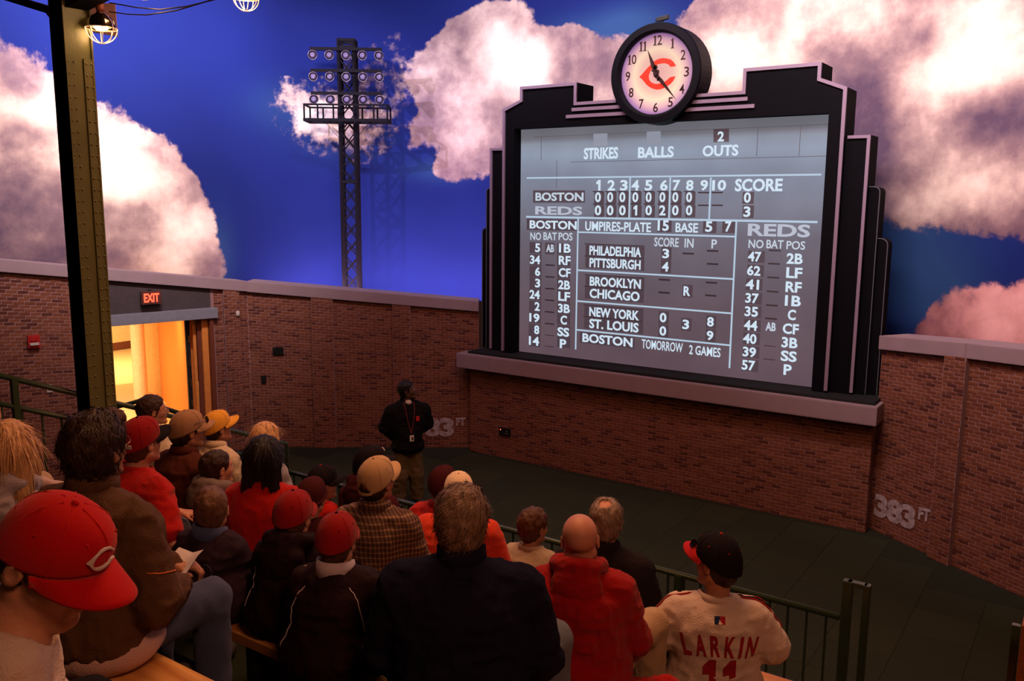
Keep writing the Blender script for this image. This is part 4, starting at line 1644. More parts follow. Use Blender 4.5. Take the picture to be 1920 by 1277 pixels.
def steel_column(cx, cy, zb, ztop, w_, dpt, label, zriv, face=(1, 0), lab2=True):
    """box column; riveted face towards +x"""
    e = empty('steel_column', (cx, cy, zb), label, 'column')
    q = MB(off=(cx, cy, zb))
    h = dpt / 2; g = w_ / 2
    q.box((cx - h, cy - g, zb), (cx + h - .012, cy + g, ztop))
    q.build('shaft', M_col, e)
    for a, b2 in ((-g, -.028), (.028, g)):
        q = MB(off=(cx, cy, zb)); q.box((cx + h - .012, cy + a, zb), (cx + h, cy + b2, zriv)); q.build('cover_plate', M_col, e)
    for s in (-1, 1):
        q = MB(off=(cx, cy, zb)); q.box((cx - h - .005, cy + s * g - (.012 if s > 0 else 0), zb), (cx + h + .004, cy + s * g + (0 if s > 0 else .012), ztop)); q.build('flange', M_col, e)
    rv = bpy.data.meshes.new('rivet')
    rb = MB().lathe([(.0075, 0), (.0065, .004), (.003, .0065)], (0, 0, 0), 8, (1, 0, 0))
    rv.from_pydata(rb.v, [], rb.f); rv.materials.append(M_col)
    z = zb + 2.4
    k = 0
    while z < zriv - .03 and k < 298:
        for yy in (-g + .018, -g + .055, g - .055, g - .018):
            o = bpy.data.objects.new('rivet', rv); o.location = (h, yy, z - zb); COL.objects.link(o); o.parent = e
            k += 1
        z += .078
    return e


steel_column(colc[0], colc[1], 0.0, col_top, .20, .165, 'olive green riveted steel column rising behind the crowd at the left', 5.24)
# bracket beam, gusset and diagonal strut at its head
be = empty('ceiling_beam', (colc[0], colc[1], col_top - .35), 'dark steel beam and diagonal strut at the head of the left column', 'beam')
q = loc_mb(be)
a = atd(108, 8, 6.15); b_ = atd(420, -48, 5.6)
q.bar((colc[0] + .0, colc[1], 5.66), (colc[0] + 3.2, colc[1] + .5, 6.42), .16, .22); q.build('girder', M_truss, be)
q = loc_mb(be)
a = atd(104, 22, 6.2); b_ = atd(-60, -28, 6.9)
q.bar(a, b_, .07, .05); q.build('strut', M_truss, be)
q = loc_mb(be)
c = [atd(100, 14, 6.15), atd(116, 20, 6.15), atd(100, 42, 6.15), atd(86, 26, 6.15)]
q.add([p for p in c] + [p + F_ * .02 for p in c], [(0, 1, 2, 3), (4, 7, 6, 5), (0, 4, 5, 1), (1, 5, 6, 2), (2, 6, 7, 3), (3, 7, 4, 0)]); q.build('knee_plate', M_truss, be)
q = loc_mb(be)
c = [atd(160, 6, 6.5), atd(215, 6, 6.5), atd(220, 68, 6.5), atd(157, 57, 6.5)]
q.add([p for p in c] + [p + F_ * .012 for p in c], [(0, 1, 2, 3), (4, 7, 6, 5), (0, 4, 5, 1), (1, 5, 6, 2), (2, 6, 7, 3), (3, 7, 4, 0)])
q.build('gusset_plate', mat('gusset_paint', (.30, .18, .20), .5), be)

# ---- globe-guard lamps
M_chrome = mat('chrome', (.75, .62, .45), .12, 1, bump=0)
M_hot = mat('hot_bulb', (1, .8, .5), .4, bump=0, emit=(1, .62, .26), estr=14)
M_guard = mat('glowing_wire_guard', (.9, .7, .5), .2, .8, bump=0, emit=(1, .55, .30), estr=.55)  # bulb light on the wires put in as emission


def guard_lamp(c, R, label, power):
    c = np.array(c)
    e = empty('pendant_lamp', c, label, 'lamp')
    l = lambda: MB(off=c)
    q = l(); q.lathe([(.18 * R, 1.25 * R), (.30 * R, 1.0 * R), (.62 * R, .80 * R), (.90 * R, .42 * R), (1.0 * R, .02 * R), (1.10 * R, -.04 * R), (1.02 * R, -.02 * R), (.86 * R, .38 * R), (.55 * R, .74 * R)], c, 28); q.build('shade', M_chrome, e, smooth=True)
    q = l(); q.lathe([(.24 * R, 1.15 * R), (.30 * R, 1.3 * R), (.22 * R, 1.75 * R), (.10 * R, 1.9 * R)], c, 14); q.build('socket', M_rust, e, smooth=True)
    q = l(); q.lathe([(.05 * R, .50 * R), (.45 * R, .34 * R), (.52 * R, .10 * R), (.38 * R, -.10 * R), (.02 * R, -.18 * R)], c, 16); q.build('bulb', M_hot, e, smooth=True)
    for k in range(4):
        t = k * pi / 4 + .3
        for _ in (0,):
            q = l(); q.tube([c + np.array([cos(t) * cos(u), sin(t) * cos(u), -sin(u)]) * R * 1.03 for u in np.linspace(0, pi, 15)], .035 * R, 6); q.build('guard_wire', M_guard, e)
    q = l(); q.tube([c + np.array([cos(t), sin(t), -.02]) * R * 1.06 for t in np.linspace(0, 2 * pi, 25)], .035 * R, 6, cap=False); q.build('guard_ring', M_guard, e)
    q = l(); q.tube([c + [0, 0, 1.85 * R], c + [.01, .0, 2.6 * R], c + [.0, .02, 4.2 * R]], .05 * R, 6); q.build('hanger', M_dark, e)
    light('lamp_glow', 'POINT', c + [0, 0, -.35 * R], (0, 0, 0), power, (1, .55, .25), .05)
    return e


g1 = atd(190, 53, 5.95)
guard_lamp(g1, .098, 'lit caged globe lamp hanging beside the head of the left column', 2.5)
g2 = atd(461, -4, 5.6)
guard_lamp(g2, .080, 'lit caged lamp cut off by the top edge of the picture', 7)
g3 = atd(268, -28, 5.75)
guard_lamp(g3, .090, 'lit caged lamp almost wholly above the top edge, between the two others', 5)
cb = MB(off=g1)
for pts in ([(205, 22), (240, 27), (275, 28), (330, 20), (390, 2), (430, -12)], [(205, 5), (255, 14), (300, 18), (350, 12), (400, 0), (450, -16)]):
    cb.tube([atd(px, py, 5.9 - i * .05) for i, (px, py) in enumerate(pts)], .0045, 6)
o = cb.build('power_cable', M_dark); o.location = tuple(g1)
tag(o, 'thin dark cables sagging between the hanging lamps', 'cable')

# ================================================================== STANDS, BENCHES, RAILS
ROWY = dict(Z=.02, A=.78, B=1.54, C=2.39, D=3.12, E=3.82, F=4.46)
ROWZ = dict(Z=2.74, A=2.48, B=2.24, C=1.98, D=1.72, E=1.48, F=1.22)
SEATH = .43
yb = [-.9, .56, 1.32, 2.17, 2.92, 3.62, 4.28, 5.36]
for k, r in enumerate('ZABCDEF'):
    q = MB(off=(0, 0, 0))
    q.box((-5.90, yb[k], 0.0), (2.6, yb[k + 1], ROWZ[r]))
    o = tag(q.build('floor', M_stand), kind='structure')
    q = MB(); q.box((-5.90, yb[k + 1] - .05, ROWZ[r] - .035), (2.6, yb[k + 1] + .006, ROWZ[r] + .003))
    q.build('nosing', M_dark, o)
BENCH = dict(A=(-3.6, 1.4), B=(-4.3, 1.2), C=(-4.6, 1.2), D=(-5.0, 1.1), E=(-5.5, .9), F=(-5.6, -.55))
bl = dict(A='plywood bench plank in the nearest row', B='pine bench plank under the man in jeans, bottom left', C='pine bench plank under the boys in red caps', D='pine bench plank under the bald man in the red hoodie',
          E='pine bench plank under the man in the white jersey', F='pine bench plank of the front row by the railing')
for r, (xa, xb) in BENCH.items():
    z = ROWZ[r] + SEATH
    y = ROWY[r]
    e = empty('bench', ((xa + xb) / 2, y, ROWZ[r]), bl[r], 'bench', 'wooden benches of the stand')
    q = loc_mb(e); q.box((xa, y - .14, z - .006), (xb, y + .14, z)); q.build('seat_veneer', M_pine, e)
    q = loc_mb(e); q.box((xa, y - .14, z - .045), (xb, y + .14, z - .006)); q.build('seat_core', M_pine_edge, e)
    x = xa + .4
    while x < xb:
        q = loc_mb(e); q.box((x - .02, y - .11, ROWZ[r]), (x + .02, y + .11, z - .045)); q.build('support', M_dark, e)
        x += 1.25

rail = empty('railing', (-3.5, 5.28, 1.2), 'green pipe railing with thin balusters along the front of the stand', 'railing')
RY = 5.28
rz = lambda x: float(CAMH - 3.21 * RY / 6.77)
ZT = 1.775
xl = float(aty(537, 872, RY)[0]); xr_ = float(aty(1574, 1157, RY)[0])
q = loc_mb(rail); q.tube([(xl, RY, ZT), (xr_, RY, ZT)], .021, 10); q.build('top_rail', M_green, rail, smooth=True)
q = loc_mb(rail); q.tube([(xl, RY, 1.18), (xr_, RY, 1.18)], .014, 8); q.build('bottom_rail', M_green, rail, smooth=True)
x = xl + .1
i = 0
while x < xr_ - .05:
    q = loc_mb(rail); q.bar((x, RY, 1.18), (x, RY, ZT), .013); q.build('baluster', M_green, rail)
    x += .118; i += 1
for px in (1273,):
    xp = float(aty(px, 1085, RY)[0])
    q = loc_mb(rail); q.box((xp - .025, RY - .025, 1.222), (xp + .025, RY + .025, ZT)); q.build('post', M_green, rail)
for xp in (xl + .02, -4.4):
    q = loc_mb(rail); q.box((xp - .022, RY - .022, 1.222), (xp + .022, RY + .022, ZT)); q.build('post', M_green, rail)
# tall end loop
pa = aty(1591, 1088, RY); pb = aty(1626, 1101, RY)
zt_ = float(pa[2])
q = loc_mb(rail)
q.box((pa[0] - .028, RY - .028, 1.222), (pa[0] + .028, RY + .028, zt_)); q.build('end_post', M_green, rail, bevel=.006)
q = loc_mb(rail); q.box((pb[0] - .02, RY - .028, 1.222), (pb[0] + .02, RY + .028, zt_)); q.build('end_post', M_green, rail, bevel=.006)
q = loc_mb(rail); q.box((pa[0], RY - .022, zt_ - .03), (pb[0], RY + .022, zt_)); q.build('end_cap_bar', M_green, rail)

sr = empty('railing', (-6.15, 4, 1.2), 'green double handrail with balusters sloping down the left side of the stand', 'railing')
XS = -6.15


def onx(px, py, X=XS):
    r = ray(px, py)
    return C_ + r * X / r[0]


a = onx(-60, 690); b_ = onx(160, 725); c = onx(425, 801); d = onx(537, 832); e_ = onx(537, 872)
sl = (d[2] - a[2]) / (d[1] - a[1])
zz = lambda y, o=0: a[2] + (y - a[1]) * sl + o
q = loc_mb(sr); q.tube([(XS, a[1], zz(a[1])), (XS, d[1], zz(d[1])), (XS, d[1], 1.2)], .021, 10); q.build('handrail', M_green, sr, smooth=True)
q = loc_mb(sr); q.tube([(XS, a[1], zz(a[1], -.20)), (XS, d[1], zz(d[1], -.20))], .019, 10); q.build('lower_rail', M_green, sr, smooth=True)
y = a[1] + .05
while y < d[1]:
    q = loc_mb(sr); q.bar((XS, y, zz(y, -.85)), (XS, y, zz(y, -.20)), .013); q.build('baluster', M_green, sr)
    y += .135
for px in (28, 210, 340, 470):
    p = onx(px, 740)
    q = loc_mb(sr); q.box((XS - .02, p[1] - .02, zz(p[1]) - 1.05), (XS + .02, p[1] + .02, zz(p[1]))); q.build('post', M_green, sr)
# ramp handrail crossing in front of the doorway
rr = empty('railing', (-8, 6.2, 1.2), 'dark handrail crossing in front of the lit doorway', 'railing')
p = [atd(196, 770, 9.6), atd(260, 752, 9.9), atd(298, 762, 9.3), atd(345, 778, 8.6)]
q = loc_mb(rr); q.tube(p, .024, 8); q.build('handrail', M_green, rr, smooth=True)
for k in (0, 1, 3):
    q = loc_mb(rr); q.bar((p[k][0], p[k][1], 0), p[k], .04); q.build('post', M_green, rr)

# dark post and rusty column cut by the right edge
pp = atd(1897, 1172, 3.9)
o = MB(off=(pp[0], pp[1], 0)).box((pp[0] - .0, pp[1], 1.0), (pp[0] + .035, pp[1] + .035, pp[2])).build('handrail_post', M_green, bevel=.004)
o.location = (pp[0], pp[1], 0)
tag(o, 'dark square rail post at the bottom right corner', 'post')
pp = atd(1913, 1172, 3.6)
M_rustcol = mat('rust_orange_post', (.30, .09, .03), .5, .2, 60, .5, .5, 200)
o = MB(off=(pp[0], pp[1], 0)).box((pp[0] + .005, pp[1], .8), (pp[0] + .14, pp[1] + .12, pp[2])).build('rusty_post', M_rustcol, bevel=.006)
o.location = (pp[0], pp[1], 0)
tag(o, 'orange-brown rough post cut off by the right edge', 'post')
# ================================================================== PEOPLE
def rotm(yaw=0, pitch=0, roll=0):
    """columns: right, forward, up; yaw turns left, pitch lifts the face"""
    y, p, r = radians(yaw), radians(pitch), radians(roll)
    Rz = np.array([[cos(y), -sin(y), 0], [sin(y), cos(y), 0], [0, 0, 1]])
    Rx = np.array([[1, 0, 0], [0, cos(p), -sin(p)], [0, sin(p), cos(p)]])
    Ry = np.array([[cos(r), 0, sin(r)], [0, 1, 0], [-sin(r), 0, cos(r)]])
    return Rz @ Rx @ Ry


def v3(*a):
    return np.array(a, float)


def unit(a):
    return a / (np.linalg.norm(a) + 1e-9)


def add_hand(F, W, E, side, curl=.5, s=1., n=None):
    """palm and five fingers grown from wrist W, forearm from E"""
    d = unit(W - E)
    n = v3(0, 0, -1) if n is None else unit(n)
    n = unit(n - d * (n @ d))
    l = np.cross(d, n) * side      # towards the thumb
    k = .008 * s
    for i in range(4):
        o = (.030 - .020 * i) * s
        kn = W + d * (.088 - .004 * abs(i - 1)) * s + l * o
        F.cone(W + d * .01 * s + l * o * .7, kn, .0165 * s, .0125 * s, k)
        L = (.042, .047, .044, .034)[i] * s
        a1 = curl * .9
        d1 = d * cos(a1) + n * sin(a1)
        p1 = kn + d1 * L
        a2 = curl * 2.2
        d2 = d * cos(a2) + n * sin(a2)
        p2 = p1 + d2 * L * .75
        F.cone(kn, p1, .0098 * s, .0088 * s, .003)
        F.cone(p1, p2, .0088 * s, .0072 * s, .003)
    b = W + d * .022 * s + l * .026 * s
    t1 = b + unit(d * .75 + l * .65 + n * .25) * .042 * s
    t2 = t1 + unit(d * .9 + l * .05 + n * .5) * .032 * s
    F.cone(W + d * .01 * s, b, .017 * s, .014 * s, .01)
    F.cone(b, t1, .0135 * s, .0105 * s, .006)
    F.cone(t1, t2, .0105 * s, .0085 * s, .003)


def head_sdf(F, H, M, s, jowl=0., child=False):
    hp = lambda *a: H + M @ (v3(*a) * s)
    F.ell(hp(0, -.012, .033), v3(.077, .098, .085) * s, .02, M=M)
    F.ell(hp(0, .030, -.028), v3(.060, .062, .086) * s, .03 * s, M=M)
    for q in (-1, 1):
        F.cone(hp(q * .050, -.010, -.055), hp(q * .018, .068, -.098), .021 * s + jowl, .016 * s, .02 * s)
        F.cone(hp(q * .040, .050, -.022), hp(q * .044, .030, -.03), .023 * s, .022 * s, .02 * s)
    F.cone(hp(-.008, .078, -.098), hp(.008, .078, -.098), .017 * s, .017 * s, .015 * s)
    F.cone(hp(-.034, .080, .024), hp(.034, .080, .024), .0095 * s, .0095 * s, .014 * s)
    for q in (-1, 1):
        F.ell(hp(q * .031, .102, .004), v3(.019, .017, .013) * s, .010 * s, 's', M=M)
        F.ell(hp(q * .031, .078, .003), v3(.0125, .0125, .0115) * s, .004 * s, M=M)
    nb = .8 if child else 1.
    F.cone(hp(0, .088, .012), hp(0, .088 + .022 * nb, -.028), .0085 * s, .0115 * s * nb, .010 * s)
    for q in (-1, 1):
        F.cone(hp(q * .011, .096, -.034), hp(q * .009, .100, -.032), .0075 * s, .0075 * s, .006 * s)
    F.cone(hp(-.020, .086, -.056), hp(.020, .086, -.056), .0062 * s, .0062 * s, .006 * s)
    F.cone(hp(0, .092, -.056), hp(0, .091, -.058), .0072 * s, .0072 * s, .008 * s)
    F.cone(hp(-.017, .085, -.069), hp(.017, .085, -.069), .0070 * s, .0070 * s, .006 * s)
    F.cone(hp(-.022, .096, -.0625), hp(.022, .096, -.0625), .0022 * s, .0022 * s, .004 * s, 's')
    Me = M @ rotm(0, -12)
    for q in (-1, 1):
        F.ell(hp(q * .079, -.012, -.004), v3(.009, .019, .031) * s, .006 * s, M=Me)
        F.ell(hp(q * .089, -.008, -.002), v3(.007, .010, .018) * s, .004 * s, 's', M=Me)


EYEW = mat('eye_white', (.75, .70, .66), .3, bump=0)
EYED = mat('eye_dark', (.03, .02, .015), .2, bump=0)


def add_eyes(root, H, M, s):
    for q in (-1, 1):
        c = H + M @ (v3(q * .031, .0815, .003) * s)
        e = MB(off=c); e.lathe([(.0001, -.011 * s), (.008 * s, -.007 * s), (.0112 * s, 0), (.0085 * s, .007 * s), (.005 * s, .0098 * s), (.0001, .0112 * s)], c, 12, M[:, 1])
        o = e.build('eye', EYEW, root, smooth=True); o.location = tuple(c)
        i = MB(off=c); i.lathe([(.0055 * s, .0090 * s), (.0045 * s, .0112 * s), (.0001, .0117 * s)], c, 10, M[:, 1])
        o2 = i.build('iris', EYED, o, smooth=True)


# ---- caps
def crown_pt(phi, t, infl=0.):
    a, b = .091 + infl, .113 + infl
    rf = max(0., 1 - t ** 2.5) ** .5
    rf *= 1 - .012 * abs(sin(3 * phi)) * (1 - t)
    zb = .014 + .034 * cos(phi)
    z = zb * (1 - t) + (.138 + infl) * t + .010 * max(0, cos(phi)) * sin(pi * min(t, 1))
    return v3(a * rf * sin(phi), b * rf * cos(phi) - .010, z)


def cap(root, H, M, s, m, m_brim=None, emblem=None, m_button=None, strap=False, brim_up=0., m_strap=None, beanie=False, seams=True):
    P = lambda q: H + M @ (q * s)
    n, tn = 48, 12
    ts = [0, .06, .14, .24, .36, .48, .60, .71, .81, .89, .95, .985]
    vs, fs = [], []
    for t in ts:
        for k in range(n):
            vs.append(P(crown_pt(2 * pi * k / n, t)))
    vs.append(P(crown_pt(0, 1.)))
    for i in range(len(ts) - 1):
        for k in range(n):
            if strap and i <= 3 and abs(((k / n) * 2 * pi) - pi) < .46 - .10 * max(0, i - 1):
                continue
            fs.append((i * n + k, i * n + (k + 1) % n, (i + 1) * n + (k + 1) % n, (i + 1) * n + k))
    for k in range(n):
        fs.append(((len(ts) - 1) * n + k, (len(ts) - 1) * n + (k + 1) % n, len(vs) - 1))
    c0 = np.array(H, float)
    cp_ = mesh_obj('cap', np.array(vs) - c0, [f[::-1] for f in fs], m, root, True)
    cp_.location = tuple(c0)
    sd_ = cp_.modifiers.new('t', 'SOLIDIFY'); sd_.thickness = .003 * s; sd_.offset = -1
    if beanie:
        q = MB(off=c0)
        q.tube([P(crown_pt(2 * pi * k / 24, .03, .004)) for k in range(25)], .010 * s, 6, cap=False); q.build('ribbed_fold', m_brim or m, cp_, smooth=True)
        return cp_
    # seams
    if seams:
        q = MB(off=c0)
        for k in range(6):
            ph = k * pi / 3
            if strap and k == 3:
                q.tube([P(crown_pt(ph, t, .0008)) for t in np.linspace(.36, .985, 7)], .0013 * s, 4)
            else:
                q.tube([P(crown_pt(ph, t, .0008)) for t in np.linspace(0, .985, 9)], .0013 * s, 4)
        q.build('seam', m, cp_)
        q = MB(off=c0)
        for k in range(6):
            c = P(crown_pt(k * pi / 3 + pi / 6, .62, .001))
            q.lathe([(.0035 * s, 0), (.002 * s, .002 * s)], c, 7, M @ unit(crown_pt(k * pi / 3 + pi / 6, .62) - v3(0, 0, .06)))
        q.build('eyelets', m_button or m, cp_)
    # brim
    vs, fs = [], []
    nb, nr = 20, 6
    for lay in (0, 1):
        for j in range(nr + 1):
            u = j / nr
            for k in range(nb + 1):
                ph = (-1 + 2 * k / nb) * 1.32
                b0 = crown_pt(ph, .0, .000)
                x = b0[0] * (1 - .02 * u)
                L = .082 * max(0., 1 - (abs(ph) / 1.34) ** 2.6) ** .6
                y = b0[1] + L * u
                z = b0[2] - .001 + (brim_up - .16) * L * u - 2.6 * x * x * u - lay * .004
                vs.append(P(v3(x, y, z)))
    w_ = nb + 1
    off = (nr + 1) * w_
    for j in range(nr):
        for k in range(nb):
            a = j * w_ + k
            fs.append((a, a + 1, a + w_ + 1, a + w_))
            fs.append((off + a, off + a + w_, off + a + w_ + 1, off + a + 1))
    for k in range(nb):
        a = nr * w_ + k
        fs.append((a, a + 1, off + a + 1, off + a))
        fs.append((k, off + k, off + k + 1, k + 1))
    for j in range(nr):
        for a, b2 in ((j * w_, (j + 1) * w_), (j * w_ + nb, (j + 1) * w_ + nb)):
            fs.append((a, b2, off + b2, off + a))
    bo = mesh_obj('brim', np.array(vs) - c0, fs, m_brim or m, cp_, True)
    q = MB(off=c0)
    bt = P(v3(0, -.008, .1385))
    q.lathe([(.0075 * s, -.002 * s), (.0068 * s, .003 * s), (.003 * s, .0055 * s)], bt, 12, M[:, 2]); q.build('button', m_button or m, cp_, smooth=True)
    if strap:
        q = MB(off=c0)
        for t0 in (.02,):
            pts = [P(crown_pt(pi - .5 + 1.0 * k / 10, .03, .001)) for k in range(11)]
            for i_ in range(10):
                q.bar(pts[i_], pts[i_ + 1], .002 * s, .016 * s, up=M[:, 2])
        q.build('strap', m_strap or m, cp_)
    if emblem:
        v, f = c_fill(1.22)
        sc_, tc_, ph0 = emblem.get('size', .20), emblem.get('t', .40), emblem.get('phi', 0)
        f0 = [crown_pt(ph0 - x * sc_ * 1.05, tc_ + z * sc_ * .95, .0062) for x, _, z in v]
        # outline ring edge ordered walls
        b0 = [crown_pt(ph0 - x * sc_ * 1.05, tc_ + z * sc_ * .95, .0005) for x, _, z in v]
        nV = len(v)
        F2 = list(f) + [(i, (i + 1) % nV, nV + (i + 1) % nV, nV + i) for i in range(nV)]
        mesh_obj('emblem', np.array([P(a) for a in f0 + b0]) - c0, F2, emblem['m'], cp_)
    return cp_


M_DEF = dict()


def glasses(root, H, M, s, m, dark=False, lift=0.):
    P = lambda *a: H + M @ (v3(*a) * s)
    c0 = H
    q = MB(off=c0)
    for e in (-1, 1):
        q.tube([P(e * .033 + .022 * cos(t), .104, .004 + .016 * sin(t) + lift) for t in np.linspace(0, 2 * pi, 15)], .0012 * s, 5, cap=False)
        q.tube([P(e * .056, .102, .008 + lift), P(e * .078, .070, .010 + lift), P(e * .084, -.005, .006 + lift)], .0015 * s, 5)
    q.tube([P(-.011, .105, .008 + lift), P(.011, .105, .008 + lift)], .0013 * s, 5)
    o = q.build('glasses', m, root); o.location = tuple(c0)
    if dark:
        q = MB(off=c0)
        for e in (-1, 1):
            q.lathe([(.0001, .001), (.021 * s, 0)], P(e * .033, .104, .004 + lift), 12, M[:, 1])
        q.build('lens', EYED, o)


def hair(root, H, M, s, m, kind, th=.012, seed=0, vox=.006, capped=False, strands=0, length=.2, spot=None, part=0.):
    lo = H - .17 * s
    hi = H + .17 * s
    if kind == 'long':
        lo = lo - v3(.03, .06, length * s + .02)
    F = Field(grid(lo[0], hi[0], vox), grid(lo[1], hi[1], vox), grid(lo[2], hi[2] + .02, vox * (1.3 if kind == 'long' else 1)))
    P = lambda *a: H + M @ (v3(*a) * s)
    t = th
    F.ell(P(0, -.014, .036), v3(.077 + t * .75, .098 + t, .085 + t) * s, .01, M=M)
    F.ell(P(0, -.045, -.02), v3(.062 + t * .6, .055 + t * .7, .075) * s, .03, M=M)
    if kind == 'long':
        up = v3(0, 0, 1)
        for x in (-.055, -.02, .02, .055):
            a = P(x, -.055, .02)
            F.cone(a, a + v3(x * .5, -.035, -length * s * (.95 + .08 * sin(x * 90))), .040 * s, .030 * s, .03)
        for e in (-1, 1):
            a = P(e * .072, -.01, .03)
            F.cone(a, a + v3(e * .012, -.01, -length * s * .78), .026 * s, .022 * s, .03)
            a = P(e * .062, .045, .075)
            F.cone(a, P(e * .082, .025, -.05), .014 * s, .014 * s, .02)
    # hairline: plane from forehead to nape
    if kind == 'long':
        F.ell(P(0, .085, -.045), v3(.064, .085, .115) * s, .01, 's', M=M)
        F.noise(.006, (.012, .012, .16), seed + 3)
    else:
        n = M @ v3(0, .816, -.579)
        F.plane(P(0, .078, .066), n, .008)
        # behind the ears and nape
        F.plane(P(0, -.03, -.088), M @ v3(0, .1, -1), .01)
        F.ell(P(0, .085, -.02), v3(.2, .062, .075) * s, .006, 's', M=M)
        for e in (-1, 1):
            F.ell(P(e * .085, -.008, -.016), v3(.02, .024, .034) * s, .004, 's', M=M)
        F.noise(.0035 + th * .16, (.018, .018, .03), seed + 3)
        F.noise(.0020, (.009, .02, .02), seed + 5)
    if capped:
        F.plane(P(0, 0, .022), M @ v3(0, -.33, 1), .004)
    if spot:
        F.ell(P(*spot[:3]), v3(spot[3], spot[3] * 1.1, spot[3] * .8) * s, .012, 's', M=M)
    o = F.obj('hair', m, root)
    if strands:
        # combed locks: thin tapered ribbons following the shell
        rs = np.random.RandomState(seed + 9)
        V = np.array([v.co for v in o.data.vertices]); Nn = np.array([v.normal for v in o.data.vertices])
        idx = rs.choice(len(V), strands)
        vs, fs = [], []
        fwd = M[:, 1]
        cen = P(0, -.01, .03)
        for i in idx:
            p = V[i].copy(); nrm = Nn[i]
            if kind == 'long':
                d = v3(rs.normal(0, .08), rs.normal(0, .05) - .1, -1)
            else:
                loc = M.T @ (p - cen)
                d = M @ v3(.55 * np.sign(loc[0] + part) * min(1, abs(loc[0] + part) * 14) + rs.normal(0, .25), -.55 + rs.normal(0, .25), -.75 * min(1, abs(loc[2] - .1) * 8) + rs.normal(0, .15))
            d = unit(d - nrm * (d @ nrm))
            L = (.035 + rs.rand() * .03) * (2.2 if kind == 'long' else 1)
            side = np.cross(d, nrm)
            w0 = .0016 + rs.rand() * .0014
            lift = .0015 + rs.rand() * .004
            b = len(vs)
            K = 4
            for k in range(K + 1):
                u = k / K
                q = p + d * L * u + nrm * (lift * sin(pi * min(u * 1.2, 1)) + .0008 - (0 if kind == 'long' else (L * u) ** 2 * 4.5))
                ww = w0 * (1 - u * .85)
                vs += [q - side * ww, q + side * ww]
            fs += [(b + 2 * k, b + 2 * k + 1, b + 2 * k + 3, b + 2 * k + 2) for k in range(K)]
        so = mesh_obj('locks', vs, fs, m, o, True)
        tag(so, kind='stuff')
    return o


def ground_z(root_z):
    return -root_z


NPERS = 0


